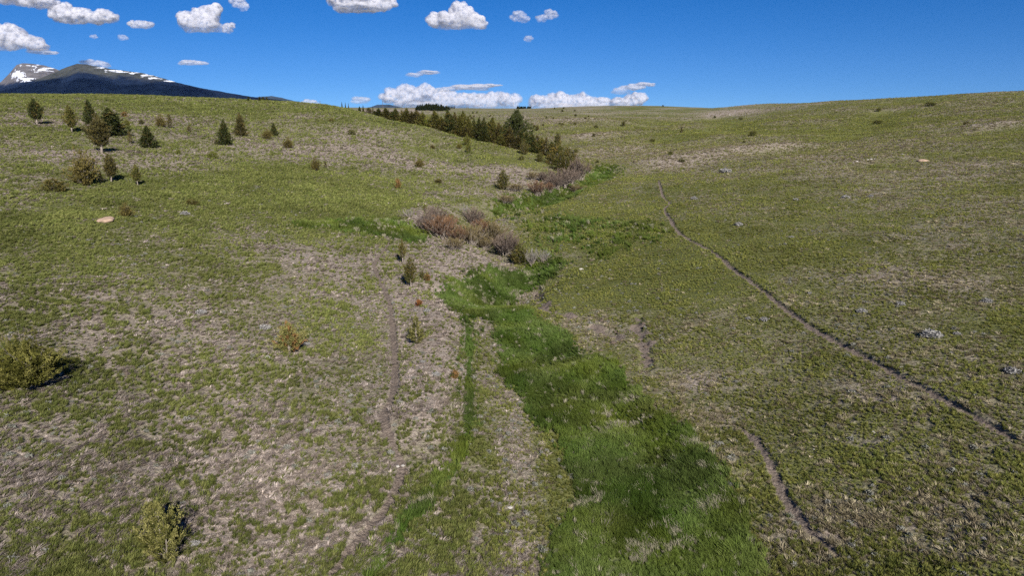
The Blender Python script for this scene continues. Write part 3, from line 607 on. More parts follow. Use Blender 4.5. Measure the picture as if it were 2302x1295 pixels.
for k, (u, vt, Yo, w) in enumerate([(842,248,14,16),(880,250,12,16),(905,255,10,18),(930,258,9,20),(955,262,12,22),(983,266,7,20),(998,272,3,22),(1028,276,4,22),(1048,284,3,20),(1070,284,10,24),(1085,290,3,22),(1115,292,11,26),(1127,300,3,22),(1150,302,9,26),(1165,304,3,22),(1178,310,8,24),(1200,316,4,22),(1222,324,6,24)]):
    Yb = float(np.interp(u, cx, cy)) + Yo; X = ray(u, vt)[0] * Yb; Z = float(zbase(X, Yb)[0]); h = max(1.8, HC + ray(u, vt)[1] * Yb - Z); m = mpp(u, vt, Yb)
    plant('conifer_tree', random.choice(PR['cone']), (X, Yb, Z - .1), h, w * m * 1.35 / h / .52, random.uniform(0, 6.28), 'shorter conifer filling the dark row between its taller neighbours', 'conifer', 'low conifers filling the row', tuple(np.array([.95, .93, .9]) * random.uniform(.7, 1.1)))
def topput(key, u, vt, vb, w, Y, label, name, cat, var=0, tint=(1, 1, 1)):
    X = ray(u, vt)[0] * Y; Z = float(zbase(X, Y)[0]); h = max(1.5, HC + ray(u, vt)[1] * Y - Z); m = mpp(u, vt, Y)
    bw = {'pine': .80, 'bush': .95, 'will': 1.75, 'cone': .52}[key]
    return plant(name, PR[key][var], (X, Y, Z - .1), h, w * m / h / bw, 1.0 + u, label, cat, None, tint, ('twigs', 'stems') if key == 'will' else ('crown', 'trunk'))
topput('pine', 1161, 251, 330, 62, 176, 'big rounded dark pine towering over the conifer row', 'pine_tree', 'pine')
topput('bush', 1251, 326, 380, 46, 151, 'rounded dark juniper where the conifer row reaches the valley floor', JT, 'juniper', 2, (1.3, 1.2, 1))
topput('bush', 1276, 337, 390, 50, 146, 'broad olive juniper behind the purple willows', JT, 'juniper', 0, (.85, .8, .8))
topput('bush', 1262, 350, 385, 44, 140, 'front juniper of the rounded clump above the willows', JT, 'juniper', 0, (.8, .8, .8))
topput('bush', 1238, 345, 380, 30, 146, 'small dark juniper at the left of the rounded clump', JT, 'juniper', 2, (1.2, 1.1, 1))
for a in [
 ('will', 1300, 403, 42, 46, 'tall purple grey willow below the rounded junipers', 0), ('will', 1262, 420, 36, 64, 'wide purple grey willow dome, broadest by the bright green floor', 0),
 ('will', 1208, 439, 30, 36, 'reddish willow with pale foot left of the wide purple dome', 1), ('will', 1236, 432, 20, 16, 'little reddish willow tucked against the wide purple dome', 1),
 ('will', 1222, 408, 20, 34, 'low purple grey twigs behind the reddish willow', 0), ('will', 1322, 388, 16, 20, 'small brown willow right of the tall purple one', 2),
 ('will', 1195, 405, 18, 24, 'low olive brown willow above the reddish one', 2), ('will', 1290, 432, 16, 50, 'low brown willow scrub on the right of the bright green floor', 2),
 ('will', 992, 532, 46, 66, 'orange tinted willow at the left of the thicket on the cut bank', 1), ('will', 976, 503, 34, 50, 'grey brown willow at the uphill left of the thicket', 0),
 ('will', 1006, 518, 32, 40, 'rusty willow in the middle of the left thicket', 1),
 ('will', 1066, 505, 34, 42, 'purple orange willow standing apart above the thicket', 0), ('grey', 1048, 490, 32, 30, 'grey leafless willow behind the purple orange one', 0),
 ('will', 1056, 552, 44, 60, 'olive brown willow in the centre of the thicket', 2), ('will', 1032, 545, 34, 40, 'orange brown willow between the orange and olive ones', 1), ('will', 1110, 548, 46, 50, 'dark based willow at the right of the thicket', 2),
 ('will', 1143, 572, 44, 56, 'willow with long pale leaning stems beside the dark juniper', 0), ('grey', 1196, 596, 40, 44, 'pale grey leafless shrub right of the dark juniper', 1), ('grey', 1222, 590, 30, 40, 'sparse pale grey shrub at the far right of the thicket', 0),
 ('will', 1138, 458, 18, 40, 'low brown scrub on the bank below the lone olive juniper', 2), ('will', 1160, 430, 16, 36, 'low tan scrub right of the lone olive juniper', 2), ('will', 958, 520, 34, 44, 'brown willow at the very left foot of the thicket by the pale bank', 0), ('will', 1022, 562, 26, 44, 'low front willow scrub under the orange brown one', 2), ('will', 1086, 560, 30, 44, 'low olive willow scrub filling the thicket between two taller ones', 2), ('will', 1084, 530, 34, 40, 'brown willow behind the olive scrub in the thicket', 1), ('will', 1128, 568, 34, 40, 'purple brown willow filling between the dark based and leaning ones', 0), ('will', 1246, 424, 26, 40, 'grey willow filling the left side of the wide purple dome', 0), ('will', 1282, 412, 30, 40, 'grey willow between the wide dome and the tall purple one', 0),
 ('grey', 920, 490, 22, 30, 'sparse grey twigs on top of the cut bank', 1)]:
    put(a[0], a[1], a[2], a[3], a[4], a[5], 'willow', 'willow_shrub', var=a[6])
# near junipers, each with its own finer crown
PR['tree'] += [evergreen(901, .42, .30, 'oval', .8, 120, 12, .020, 3, 'bronze', 'olive', .5, trunk_r=.026), evergreen(902, .50, .20, 'round', .6, 150, 12, .018, 3, 'olive', 'bronze', .35, stems=2, trunk_r=.024)]
PR['near'] = [evergreen(911, .85, .02, 'cone', .85, 120, 46, .0115, 5, jit=.05, pal='yellow', pal2='olive', mix2=.3, stems=3, trunk_r=.02), evergreen(912, 1.5, .0, 'dome', .65, 210, 38, .018, 5, pal='olive', pal2='yellow', mix2=.5, stems=6, trunk_r=.02, gap=.18, jit=.05),
              evergreen(913, 1.0, .0, 'cone', .8, 120, 30, .017, 5, pal='yellow', pal2='orange', mix2=.35, stems=3, trunk_r=.02, jit=.05), evergreen(914, .72, .08, 'cone', .5, 190, 16, .016, 4, 'yellow', 'olive', .4, stems=2, trunk_r=.03, gap=.1)]
def near(i, u, v, hpx, wpx, bw, label, name=JS, tint=(1, 1, 1), rz=0.0):
    X, Y, Z = unproj(u, v); m = mpp(u, v, Y); dep = math.atan2(HC - Z, Y); w = wpx * m; h = max(.35, (hpx * m - .30 * w * math.sin(dep)) / math.cos(dep - .1))
    return plant(name, PR['near'][i], (X, Y + .3 * w * .5, float(zfull(np.array([X]), np.array([Y + .15 * w]))[0])), h, w / h / bw, rz, label, 'juniper', None, tint)
near(0, 362, 1270, 150, 150, .85, 'yellow green juniper shrub in the bottom left foreground')
near(1, 30, 884, 112, 200, 1.5, 'big spreading bronze green juniper cut by the left edge', rz=.8, tint=(.80, .80, .66))
near(2, 646, 796, 78, 104, 1.0, 'orange bronze pointed juniper shrub in the left middle ground')
near(3, 936, 776, 70, 58, .72, 'yellow green young juniper between the left trail and the gully', JT)
put('tree', 906, 594, 52, 22, 'thin juniper with pale bare trunk above the left trail', 'juniper', JT, var=3)
put('tree', 924, 644, 64, 36, 'taller of the two trunked junipers between the trail and gully', 'juniper', JT, var=4)
put('bush', 949, 626, 15, 12, 'small olive juniper left of the rusty round shrub', 'juniper', JS, var=0)
put('orange', 960, 632, 16, 18, 'rusty round dead looking shrub beside the trunked junipers', 'juniper', JS, var=1)
put('orange', 941, 688, 16, 18, 'small rust red shrub downhill of the trunked junipers', 'juniper', JS, var=0, tint=(1, .7, .6))
put('orange', 1022, 852, 22, 20, 'small orange brown shrub beside the narrow green strip', 'juniper', JS, var=0)
# skyline trees and the far groves
SKY = [(558, 216, 224, 7, 215, 'lone small tree on the left skyline by the mountain foot'), (583, 218, 225, 8, 225, 'leftmost tree of the small skyline cluster'), (591, 217, 225, 9, 226, 'middle tree of the small skyline cluster'), (599, 219, 226, 8, 228, 'rightmost tree of the small skyline cluster'),
 (768, 230, 240, 7, 265, 'tallest conifer of the dark trio left of the pole'), (776, 231, 241, 6, 268, 'middle conifer of the dark trio left of the pole'), (783, 232, 242, 6, 270, 'right conifer of the dark trio left of the pole'), (808, 238, 245, 9, 215, 'dark bushy conifer below the skyline under the pole'), (816, 236, 245, 6, 218, 'pointed conifer under the pole, left of the row'), (838, 239, 247, 6, 240, 'small pointed conifer behind the start of the row')]
for u, vt, vb, w, Y, lb in SKY:
    topput('cone', u, vt, vb, w, Y, lb, 'conifer_tree', 'conifer', var=abs(int(u)) % 4, tint=(.7, .75, .75))
def grove(spec, name, label):
    parts = []
    me = PR['cone'][0][0]; nv = len(me.vertices); co = np.empty(nv * 3, np.float32); me.vertices.foreach_get('co', co); co = co.reshape(-1, 3)[:nv // 4 // 4 * 16]; co = co.reshape(-1, 4, 3)[::2].reshape(-1, 3)
    for u, vt, Y, w in spec:
        X = ray(u, vt)[0] * Y; Z = float(zbase(X, Y)[0]); h = max(3, HC + ray(u, vt)[1] * Y - Z); m = mpp(u, vt, Y); s = w * m / .52
        V = co * [s, s, h] + [X, Y, Z]; parts.append((V, np.arange(len(V)).reshape(-1, 4), np.full((len(V), 3), 1.) * [.022, .028, .014]))
    V, Q, C = join(parts); o = link(bpy.data.objects.new(name, npmesh(name, V, Q, [LM], False, cols=C))); tag(o, label, None, None, 'stuff')
gs = []
for i in range(75):
    u = 936 + 72 * (i / 74) + random.uniform(-2, 2); env = 242.5 - 9.5 * math.sin(math.pi * min(1, max(0, (u - 925) / 90))) ** .8
    gs.append((u, env + random.uniform(-2, 5), 640 + random.uniform(-30, 20), random.uniform(5, 10)))
gs += [(1008 + i * 3.4, 243.5 + random.uniform(-1, 1) + i * .2, 800, 3.5) for i in range(5)]
grove(gs, 'far_wood', 'dark far wood reading as one mass on the horizon hill')
grove([(1162 + random.uniform(0, 32), 239.5 + random.uniform(-1, 2.5), 845, random.uniform(3, 6)) for i in range(26)] + [(1167, 236.5, 845, 4)], 'far_wood', 'small dark far wood on the horizon right of the pine')
# ------------------------------------------------------------------ stones, mounds, poles, sage
def rockmat(name, a, b):
    m, nt, bs = newmat(name); co = N(nt, 'ShaderNodeTexCoord').outputs['Object']
    nt.links.new(mixc(nt, noise(nt, co, 4, 5), a, b), bs.inputs['Base Color']); bp = N(nt, 'ShaderNodeBump', Strength=.6, Distance=.05); nt.links.new(noise(nt, co, 9, 4), bp.inputs['Height']); nt.links.new(bp.outputs[0], bs.inputs['Normal']); return m
RM = rockmat('pale_stone', (.24, .22, .19), (.50, .47, .43)); SM = rockmat('bare_soil', (.24, .17, .12), (.36, .26, .19)); DM = rockmat('dark_clod', (.05, .04, .03), (.12, .09, .07))
import bmesh
def lump(seed, mat, flat=.5, sub=3, nm='rock'):
    bm = bmesh.new(); bmesh.ops.create_icosphere(bm, subdivisions=sub, radius=.5)
    V = np.array([v.co for v in bm.verts]); r = np.random.default_rng(seed)
    k = 1 + .35 * fbm(V[:, 0] * 2.4 + seed, V[:, 1] * 2.4 + V[:, 2] * 1.7, seed, 3)
    for v, q in zip(bm.verts, k): v.co = (v.co.x * q * 1.1, v.co.y * q * .9, v.co.z * q * flat)
    me = bpy.data.meshes.new(nm); bm.to_mesh(me); bm.free(); me.materials.append(mat); return me
RK = [lump(i, RM, .45) for i in range(4)]; MD = [lump(10 + i, SM, .4, 4, 'dirt_mound') for i in range(2)]; CLD = [lump(20 + i, DM, .7, 2, 'clod') for i in range(3)]
def stone(meshes, u, v, w, label, cat='stone', name='rock', sink=.05, group=None):
    X, Y, Z = unproj(u, v); s = w * mpp(u, v, Y) * (0.75 if group and 'outcrop' in group else .75 if meshes is RK else 1); o = link(bpy.data.objects.new(name, random.choice(meshes))); o.location = (X, Y, float(zfull(np.array([X]), np.array([Y]))[0]) + s * sink); o.scale = (s, s, s); o.rotation_euler = (0, 0, random.uniform(0, 6.28)); tag(o, label, cat, group)
stone(MD, 237, 497, 38, 'tan dirt mound on the left slope beside a bronze bush', 'dirt mound', 'dirt_mound'); stone(MD, 2075, 363, 22, 'pale dirt mound on the upper right slope', 'dirt mound', 'dirt_mound')
stone(RK, 1147, 1141, 17, 'white stone in the tan grass at the bottom centre'); stone(RK, 1055, 1058, 8, 'small white stone beside the narrow green strip'); stone(RK, 893, 1044, 14, 'tan flat stone lying across the left trail'); stone(RK, 905, 1042, 12, 'tan stone at the right rim of the left trail')
stone(RK, 235, 353, 4, 'tiny white stone under the large trunked juniper'); stone(RK, 2026, 827, 12, 'white stone just above the thin right trail'); stone(RK, 1965, 971, 15, 'flat white stone in the olive grass below the right trail'); stone(RK, 2195, 1179, 13, 'white stone near the lower right corner, upper of two'); stone(RK, 2211, 1213, 19, 'flat white stone near the lower right corner, lower of two')
stone(RK, 1830, 1010, 7, 'small pale stone above the short eroded trail'); stone(RK, 1697, 871, 8, 'small white stone between the trails'); stone(RK, 1740, 918, 5, 'tiny white dot of stone between the trails'); stone(RK, 1307, 606, 14, 'pale flat stone above the bare bank right of the meadow'); stone(RK, 1125, 479, 8, 'small white stone on the damp green flat'); stone(RK, 600, 806, 22, 'flat pinkish stone below the orange bronze juniper')
for i, (u, v, w) in enumerate([(1918,366,7),(1926,363,9),(1934,361,9),(1941,360,8),(1950,359,9),(1958,358,10),(1966,357,6),(2030,347,9),(1988,669,6),(1970,658,5),(2006,672,4),(2125,668,6),(2132,670,6),(2120,657,5),(998,308,9),(1070,300,4),(950,345,5),(1005,361,6),(1455,579,5),(1640,258,6),(1484,262,4),(2195,700,4),(1610,672,5)]):
    stone(RK, u, v, w, 'pale stone of the low outcrop streak on the upper right slope' if i < 8 else 'small pale stone showing through the grass', group='stones in the outcrop streak' if i < 8 else 'small pale stones in the grass')
for u, v, w in [(1210,661,12),(1206,668,8),(1222,688,9),(1262,705,9),(1285,712,8),(1352,722,12),(1361,725,9),(1370,722,8),(1385,745,9),(1391,750,8),(1378,772,14),(1350,790,12),(1447,727,8),(1446,735,7),(1452,775,10),(1456,800,12),(1440,838,9),(1360,800,10)]:
    stone(CLD, u, v, w, 'dark clod of earth at the edge of the bare eroded bank', 'clod', 'earth_clod', group='dark clods along the eroded bank')
PM = newmat('pole_wood'); PM[2].inputs['Base Color'].default_value = (.10, .08, .07, 1)
for u, vt, vb, Y, lb in [(860, 226, 238, 1150, 'distant utility pole standing on the skyline left of the far wood'), (719, 226, 237, 1150, 'fainter utility pole at the foot of the left skyline')]:
    X = ray(u, vt)[0] * Y; Z = float(zbase(X, Y)[0]); zt = HC + ray(u, vt)[1] * Y
    e = link(bpy.data.objects.new('utility_pole', None)); e.location = (X, Y, Z); tag(e, lb, 'utility pole')
    V, Q = tube([(0, 0, 0), (0, 0, zt - Z)], [.4, .3], 8); link(bpy.data.objects.new('pole', npmesh('pole', V, Q, [PM[0]], True)), e)
    V, Q = tube([(-1.3, 0, zt - Z - 1), (1.3, 0, zt - Z - 1)], [.12, .12], 4); link(bpy.data.objects.new('crossarm', npmesh('crossarm', V, Q, [PM[0]], False)), e)
SGM = foliage_mat('sage_leaf', False)
SG = []
for i in range(3):
    V, Q, C = twiggy(50 + i, 170); V[:, 2] = np.abs(V[:, 2]); SG.append(npmesh('sagebrush', V, Q, [SGM], False, cols=C * [.27, .26, .245]))
for u, v, w, lb in [(2095,757,46,'largest grey sagebrush clump above the right trail'),(2151,752,18,'small sagebrush right of the largest clump'),(1937,702,26,'grey sagebrush just above the right trail halfway down'),(1718,721,22,'grey sagebrush below the right trail, right of a smaller one'),(1682,718,16,'small grey sagebrush just left of a larger one'),(2220,680,26,'sagebrush high on the right near the edge'),(2275,838,36,'sagebrush at the right edge above the trail'),(1820,660,12,'tiny sagebrush beside the trail bend'),(2025,685,22,'sagebrush right of the one above the trail'),
  (452,705,26,'grey sagebrush in the left litter field'),(595,740,30,'grey sagebrush left of the orange bronze juniper'),(690,775,16,'small dark sagebrush touching the orange bronze juniper'),(950,815,14,'small sagebrush below the young yellow green juniper'),(980,845,24,'sagebrush left of the small orange brown shrub'),(960,700,18,'pale sagebrush beside the rust red shrub'),(437,1225,26,'pale sagebrush right of the foreground juniper'),(415,482,22,'dark grey sagebrush on the left green slope'),(1560,448,18,'sagebrush beside the upper bend of the right trail'),(1900,445,20,'sagebrush left of a lone pale clump on the right slope'),(1958,442,14,'lone pale sagebrush clump on the right slope'),(1660,507,22,'low sagebrush on the open right slope'),(1780,535,14,'little sagebrush in the middle of the right slope'),(1630,388,30,'pale grey sagebrush patch on the upper right'),(1790,450,14,'small sagebrush far up the right slope')]:
    X, Y, Z = unproj(u, v); s = w * mpp(u, v, Y); o = link(bpy.data.objects.new('sagebrush', random.choice(SG))); o.location = (X, Y, Z); o.scale = (s, s, s * .8); o.rotation_euler = (0, 0, random.uniform(0, 6.28)); tag(o, lb, 'sagebrush'); o.color = (1, 1, 1, 1)
#@@P3
# ------------------------------------------------------------------ mountains
def mountain(name, label, prof, D, depth, treeline, snow=(), seed=0, forest=(.006, .010, .022), rock=(.055, .056, .045)):  # forest tone: dark conifers with cloud shade and blue haze in the colour
    """a range along its ridge profile (pixel column, pixel row) at distance D; real slopes in front and behind"""
    pu = [p[0] for p in prof]; us = np.linspace(pu[0], pu[-1], 420); ys = np.linspace(-1, 1, 150); ys = np.sign(ys) * np.abs(ys) ** 1.3
    hv = np.interp(us, pu, [p[1] for p in prof]); ax = (us - CU) / F / 1.046
    X = (ax * D)[None] * np.ones((150, 1)); H = np.array([HC + ray(u, v)[1] * D for u, v in zip(us, hv)])
    Yd = np.where(ys > 0, ys * .45, ys)[:, None] * depth * np.ones((1, 420)); Yc = D + 260 * fbm(X[:1] / 900, X[:1] * 0, seed + 3, 3)
    Y = Yc + Yd; X = ax[None] * (Y + 0 * X); t = np.abs(ys)[:, None]
    sp = fbm(X / 700 + .25 * Yd / 700, Yd / 2600, seed, 4); rid = 1 - np.abs(sp) * 1.9
    base = -250; Z = base + (H[None] - base) * (1 - t ** .95 * (1.0 + .45 * (rid - .4) * np.sqrt(t * (1.02 - np.minimum(t, 1)))))
    Z = Z + (30 * fbm(X / 180, Y / 180, seed + 5, 4) + 60 * (.3 - np.abs(fbm(X / 260 + Yd / 1400, Y / 900, seed + 6, 4)))) * np.minimum(1, t * 5); Z = np.maximum(Z, base)
    Z += 5 * fbm(X / 40, X * 0 + 3.3, seed + 8, 3) * (t < .02)
    V = np.stack([X, Y, Z], -1).reshape(-1, 3); i = np.arange(149)[:, None] * 420 + np.arange(419)[None]; Q = np.stack([i, i + 1, i + 421, i + 420], -1).reshape(-1, 4)
    tl = np.interp(us, [p[0] for p in treeline], [p[1] for p in treeline]); tz = np.array([HC + ray(u, v)[1] * D for u, v in zip(us, tl)])[None]
    alp = sstep(-28, 28, Z - tz + 45 * fbm(X / 130, Y / 130, seed + 11, 4)); U = np.broadcast_to(us[None], X.shape)
    sn = np.zeros(X.shape); VV = CV - F * np.tan(np.arctan2(Z - HC, Y) + P)
    for (u0, v0, ru, rv, am) in snow:
        e = ((U - u0) / ru) ** 2 + ((VV - v0) / rv) ** 2; sn = np.maximum(sn, am * np.exp(-e))
    sn = sstep(.50, .60, sn * .8 + .95 * fbm(X / 55, Y / 260 + Z / 9, seed + 20, 5)) * (sn > .12) * (Yd < 150)
    m, nt, b = newmat(name); at = lambda q: N(nt, 'ShaderNodeAttribute', attribute_name=q).outputs['Fac']
    co = N(nt, 'ShaderNodeNewGeometry').outputs['Position']; n1 = noise(nt, co, .012, 6, .65)
    rk = mixc(nt, mrange(nt, n1, .35, .65), tuple(.6 * q for q in rock), tuple(1.25 * q for q in rock)); fo = mixc(nt, mrange(nt, n1, .3, .7), tuple(.7 * q for q in forest), tuple(1.6 * q for q in forest))
    c = mixc(nt, at('alp'), fo, rk); c = mixc(nt, at('snow'), c, (.72, .75, .82)); nt.links.new(c, b.inputs['Base Color']); b.inputs['Specular IOR Level'].default_value = 0
    o = link(bpy.data.objects.new(name, npmesh(name, V, Q, [m], True, attrs=dict(alp=alp.ravel(), snow=sn.ravel())))); tag(o, label, None, None, 'structure')
mountain('mountains', 'dark forested mountain with snow along its top ridge', [(-420, 215), (-200, 205), (0, 196), (62, 184), (112, 166), (150, 150), (178, 141), (195, 142), (240, 151), (300, 160), (325, 164), (345, 169), (400, 185), (450, 197), (520, 209.5), (560, 216.5), (600, 221), (640, 226), (700, 235), (760, 244)],
    8200, 2300, [(-400, 150), (60, 183), (120, 176), (178, 166), (260, 172), (340, 178), (400, 180), (470, 190), (800, 190)], [(228, 153, 12, 2, .5), (262, 159, 22, 3.0, .9), (300, 163, 24, 3, 1), (325, 168, 16, 5, .9), (350, 174, 22, 3.5, .8), (380, 182, 16, 2.5, .6)], 3)
mountain('mountains', 'rocky snow patched peak at the far left behind the forested mountain', [(-260, 250), (-60, 205), (0, 184), (22, 165), (42, 146), (55, 142), (78, 143), (105, 147), (130, 155), (170, 172), (260, 200), (330, 240)],
    10500, 2600, [(-400, 200), (0, 190), (60, 186), (130, 180), (300, 190)], [(42, 168, 14, 8, 1.5), (56, 178, 18, 5, 1.4), (72, 147, 24, 3.5, .7), (100, 155, 24, 6, .9), (118, 152, 16, 4, 1)], 8, rock=(.12, .11, .105))
mountain('mountains', 'low blue ridge far behind the left skyline', [(480, 245), (560, 220), (585, 216), (606, 215), (628, 218.5), (655, 226), (690, 233), (760, 246)], 11200, 1500, [(0, 100), (900, 100)], (), 15, forest=(.03, .04, .05))
mountain('mountains', 'small flat topped blue hill on the horizon behind the pole', [(790, 246), (832, 240), (845, 234.5), (872, 234), (884, 237), (905, 242), (960, 247)], 11300, 1300, [(0, 100), (2000, 100)], (), 17, forest=(.03, .04, .05))
# ------------------------------------------------------------------ clouds (outside the haze box)
import bmesh
def cloudmat(name, alpha, big, alb=.70):
    """one thin layer of mist: mostly see-through, patchy, white on the sunny side"""
    m = bpy.data.materials.new(name); m.use_nodes = True; nt = m.node_tree; nt.nodes.remove(nt.nodes['Principled BSDF']); L = nt.links
    co = N(nt, 'ShaderNodeTexCoord').outputs['Object']; f = noise(nt, co, 3.2 / big, 6, .65)
    sz = nt.nodes.new('ShaderNodeSeparateXYZ'); L.new(co, sz.inputs[0]); hgt = mrange(nt, sz.outputs[2], -1.0 * big, .2 * big, .35, 1.0)
    a = math_(nt, 'MULTIPLY', mrange(nt, f, .36, .60, 0.0, alpha), hgt)
    d = N(nt, 'ShaderNodeBsdfDiffuse'); t = N(nt, 'ShaderNodeBsdfTranslucent'); ms = N(nt, 'ShaderNodeMixShader', Fac=.45); tr = nt.nodes.new('ShaderNodeBsdfTransparent'); mo = nt.nodes.new('ShaderNodeMixShader')
    for q in (d, t): q.inputs[0].default_value = (alb, alb * 1.0, alb * 1.06, 1)
    L.new(d.outputs[0], ms.inputs[1]); L.new(t.outputs[0], ms.inputs[2]); L.new(a, mo.inputs[0]); L.new(tr.outputs[0], mo.inputs[1]); L.new(ms.outputs[0], mo.inputs[2])
    L.new(mo.outputs[0], nt.nodes['Material Output'].inputs[0]); return m
TX = bpy.data.textures.new('puffs', 'CLOUDS'); TX.noise_depth = 4
def solid(bm, vox, disp, shift):
    """voxel-merge the puffs of one layer, roughen it and hand back its vertices and faces"""
    me = bpy.data.meshes.new('layer'); bm.to_mesh(me); o = bpy.data.objects.new('layer', me); S.collection.objects.link(o)
    rm = o.modifiers.new('remesh', 'REMESH'); rm.mode = 'VOXEL'; rm.voxel_size = vox
    for sc, st in disp:
        d = o.modifiers.new('puff', 'DISPLACE'); t = TX.copy(); t.noise_scale = sc; d.texture = t; d.texture_coords = 'LOCAL'; d.strength = st; d.mid_level = .5
    ev = o.evaluated_get(bpy.context.evaluated_depsgraph_get()); em = ev.to_mesh()
    V = np.empty(len(em.vertices) * 3); em.vertices.foreach_get('co', V); em.calc_loop_triangles(); T = np.empty(len(em.loop_triangles) * 3, np.int32); em.loop_triangles.foreach_get('vertices', T)
    ev.to_mesh_clear(); bpy.data.objects.remove(o); bpy.data.meshes.remove(me)
    return V.reshape(-1, 3), T.reshape(-1, 3)
def cloud(label, blobs, D, dens=9, flatb=None, puff=1.0, vox=.05, seed=0, group=None):
    """blobs (u, v, ru, rv) in the photograph's scale, built at distance D at true size as nested layers of mist"""
    r = np.random.default_rng(seed + 100); cu = np.mean([b[0] for b in blobs]); cv = np.mean([b[1] for b in blobs])
    mp = D / F / math.cos(P); ax, az = ray(cu, cv); C0 = np.array([ax * D, D, HC + az * D]); big = max(min(b[2], b[3]) for b in blobs) * mp
    zb = None if flatb is None else ray(cu, flatb)[1] * D + HC - C0[2]; parts = []; seeds = []
    for (u, v, ru, rv) in blobs:
        ax, az = ray(u, v); c = np.array([ax * D, D, HC + az * D]) - C0; c[1] = r.normal(0, .15) * ru * mp
        kids = [(0, 0, 0, 1.0)] + [(*(lambda q: q / np.linalg.norm(q))(r.normal(0, 1, 3) + [0, 0, .45]), r.uniform(.28, .55)) for _ in range(int(16 * puff))]
        seeds.append((c, ru * .95, rv * .92, kids))
    for li, (f, sg) in enumerate(((1.16, 1), (1.06, 1), (.97, 1), (.87, 1), (.76, 1), (.62, 1))):
        bm = bmesh.new()
        for c, ru, rv, kids in seeds:
            for kx, ky, kz, kr in kids:
                k = 0 if kr == 1.0 else .78
                bmesh.ops.create_icosphere(bm, subdivisions=2, radius=1, matrix=mathutils.Matrix.Translation((c[0] + kx * k * ru * mp, c[1] + ky * k * ru * mp * .8, c[2] + kz * k * rv * mp)) @ mathutils.Matrix.Diagonal((ru * mp * kr * .8 * f, ru * mp * kr * .7 * f, rv * mp * kr * .8 * f * (1 if kr == 1 else min(1.3, (ru / rv) ** .4)), 1)))
        if zb is not None:
            for v in bm.verts:
                if v.co.z < zb: v.co.z = zb + (v.co.z - zb) * .12 + li * big * .03
        V, T = solid(bm, max(big * .13, 2), [(big * .9, big * .5 * puff ** .3), (big * .3, big * .13 * puff ** .3)], li); bm.free(); parts.append((V, T))
    V, T, _ = join(parts)
    o = link(bpy.data.objects.new('cloud', npmesh('cloud', V, T, [cloudmat('cloud', min(.5, .045 * dens), big)], True))); o.location = C0; tag(o, label, 'cloud', group)
    return o
cloud('bright flat based cloud above the rocky peak, cut by the left edge', [(-6, 88, 44, 26), (34, 82, 34, 24), (66, 96, 34, 18), (90, 106, 24, 10)], 13500, 9, 112, seed=1)
cloud('thin wisp trailing right from the cloud above the rocky peak', [(86, 116, 30, 5), (112, 118, 18, 4)], 13500, 3.5, None, .6, seed=2)
cloud('long lumpy cloud at the upper left, second from the left edge', [(140, 30, 28, 20), (178, 36, 30, 15), (212, 42, 30, 15), (244, 40, 24, 15), (160, 40, 30, 10)], 13600, 9, 52, seed=3)
cloud('grey cloud cut by the top edge at the far left', [(40, -6, 46, 18), (90, 0, 40, 18), (118, 12, 18, 12)], 13600, 8, 18, seed=4)
cloud('small cloud between the long lumpy cloud and the tall towered one', [(302, 54, 14, 8), (322, 57, 20, 9)], 13600, 5, 62, seed=5)
cloud('tall towered cloud with a flat base, upper left middle', [(425, 50, 28, 20), (455, 44, 32, 24), (478, 32, 18, 22), (486, 20, 12, 14), (470, 62, 38, 12)], 13600, 9, 72, seed=6)
cloud('small cloud hanging off the right of the tall towered cloud', [(512, 64, 13, 12), (522, 56, 8, 7)], 13600, 5, None, seed=7)
cloud('small grey cloud cut by the top edge left of centre', [(530, 2, 18, 10), (546, 14, 12, 9)], 13600, 3.5, None, seed=8)
cloud('wide flat based cloud cut by the top edge near the centre', [(768, 4, 34, 18), (808, 4, 44, 22), (856, 6, 34, 20), (812, 20, 60, 9)], 13600, 9, 27, seed=9)
cloud('bright peaked cloud right of the centre top', [(1034, 30, 26, 22), (1000, 48, 38, 18), (1040, 48, 42, 20), (1072, 50, 24, 16)], 13600, 9, 66, seed=10)
cloud('faint small cloud, left one of a thin pair right of the centre top', [(1166, 36, 18, 10), (1178, 44, 14, 7)], 13000, 2.4, None, seed=11)
cloud('faint small cloud, right one of a thin pair right of the centre top', [(1236, 32, 16, 10), (1218, 42, 14, 7)], 13000, 2.8, None, seed=12)
cloud('tiny faint cloud below the thin pair', [(1187, 86, 12, 6)], 13000, 2, None, seed=13)
cloud('low grey cloud peeking from behind the mountain top', [(205, 143, 22, 8), (232, 147, 18, 7)], 15500, 3.5, None, seed=14)
cloud('small flat cloud between the mountain and the centre', [(425, 141, 24, 6), (450, 142, 16, 4)], 15500, 3.4, 145, seed=15)
cloud('tiny faint cloud under the long lumpy cloud', [(212, 82, 8, 4)], 13000, 1.8, None, seed=16)
cloud('tiny faint cloud left of the tall towered cloud', [(276, 85, 12, 6)], 13000, 1.8, None, seed=17)
cloud('thin lens shaped cloud above the horizon bank', [(930, 168, 22, 4.5), (962, 162, 30, 4.5)], 17000, 4, None, .5, seed=18)
cloud('long smooth lens shaped cloud on top of the horizon bank', [(1010, 200, 30, 6), (1060, 196, 50, 6.5), (1100, 192, 26, 3)], 17000, 5, None, .5, seed=19)
cloud('thin tilted cloud right of the horizon bank', [(1395, 206, 22, 7), (1422, 196, 26, 7), (1450, 189, 24, 4)], 17000, 4.5, None, .6, seed=20)
cloud('broad heaped cloud bank on the horizon behind the conifer row', [(880, 218, 24, 16), (912, 214, 34, 20), (958, 214, 34, 20), (1000, 222, 34, 18), (1050, 226, 36, 14), (1095, 226, 34, 16), (1135, 228, 34, 20), (940, 236, 60, 12), (1050, 240, 70, 10)], 18500, 6, 262, seed=21)
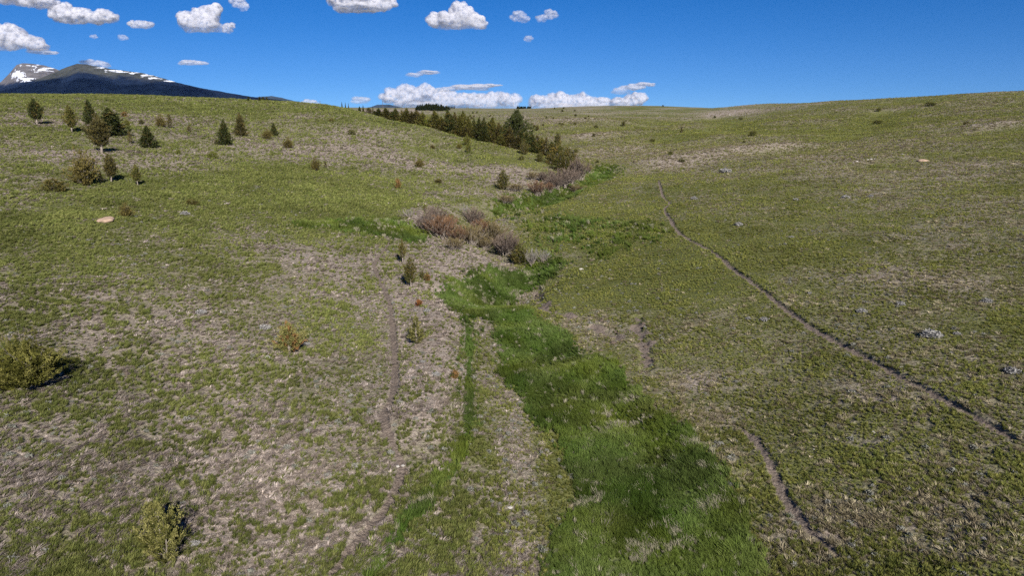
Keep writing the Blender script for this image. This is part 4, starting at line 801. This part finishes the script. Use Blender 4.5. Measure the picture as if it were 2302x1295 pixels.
cloud('heaped cloud bank on the horizon right of the big pine', [(1210, 230, 24, 14), (1255, 230, 36, 20), (1300, 228, 26, 20), (1345, 232, 36, 14), (1395, 234, 30, 14), (1430, 222, 26, 14), (1300, 242, 80, 12)], 18500, 6, 262, seed=22)
cloud('faint low cloud at the foot of the left skyline', [(700, 232, 20, 7), (690, 228, 10, 5)], 18500, 3, None, seed=23)
cloud('faint low cloud left of the pole', [(812, 226, 22, 8)], 18500, 2.5, None, seed=24)
def shade_cloud():  # out-of-view cloud, added to cast shade on the mountain's lower slopes
    bm = bmesh.new(); r = np.random.default_rng(5); c = np.array([-2700, 3250, 2350.])
    for i in range(40):
        q = r.normal(0, 1, 3) * [1700, 520, 130]; s = r.uniform(380, 640)
        bmesh.ops.create_icosphere(bm, subdivisions=2, radius=1, matrix=mathutils.Matrix.Translation(q) @ mathutils.Matrix.Diagonal((s, s, s * .55, 1)))
    V, T = solid(bm, 90, [(500, 200)], 0); bm.free()
    o = link(bpy.data.objects.new('cloud', npmesh('cloud', V, T, [cloudmat('cloud', .95, 500)], True))); o.location = c
    tag(o, 'broad heavy unseen cloud, added high overhead to shade the lower slopes of the forested mountain', 'cloud')
shade_cloud()
# ------------------------------------------------------------------ air
def haze():
    x, y0, y1, z0, z1 = 14000, -300, 12200, -460, 760
    V = [(a, b, c) for c in (z0, z1) for a, b in ((-x, y0), (x, y0), (x, y1), (-x, y1))]
    m = bpy.data.materials.new('haze'); m.use_nodes = True; nt = m.node_tree; nt.nodes.remove(nt.nodes['Principled BSDF'])
    pv = nt.nodes.new('ShaderNodeVolumePrincipled'); pv.inputs['Color'].default_value = (.25, .48, 1, 1); pv.inputs['Density'].default_value = HAZE; pv.inputs['Anisotropy'].default_value = 0.0
    nt.links.new(pv.outputs[0], nt.nodes['Material Output'].inputs['Volume'])
    o = link(bpy.data.objects.new('haze', npmesh('haze', V, [(3, 2, 1, 0), (4, 5, 6, 7), (0, 1, 5, 4), (1, 2, 6, 5), (2, 3, 7, 6), (3, 0, 4, 7)], [m]))); tag(o, 'thin blue haze over the whole valley', None, None, 'stuff')
HAZE = 0.8e-5
haze()
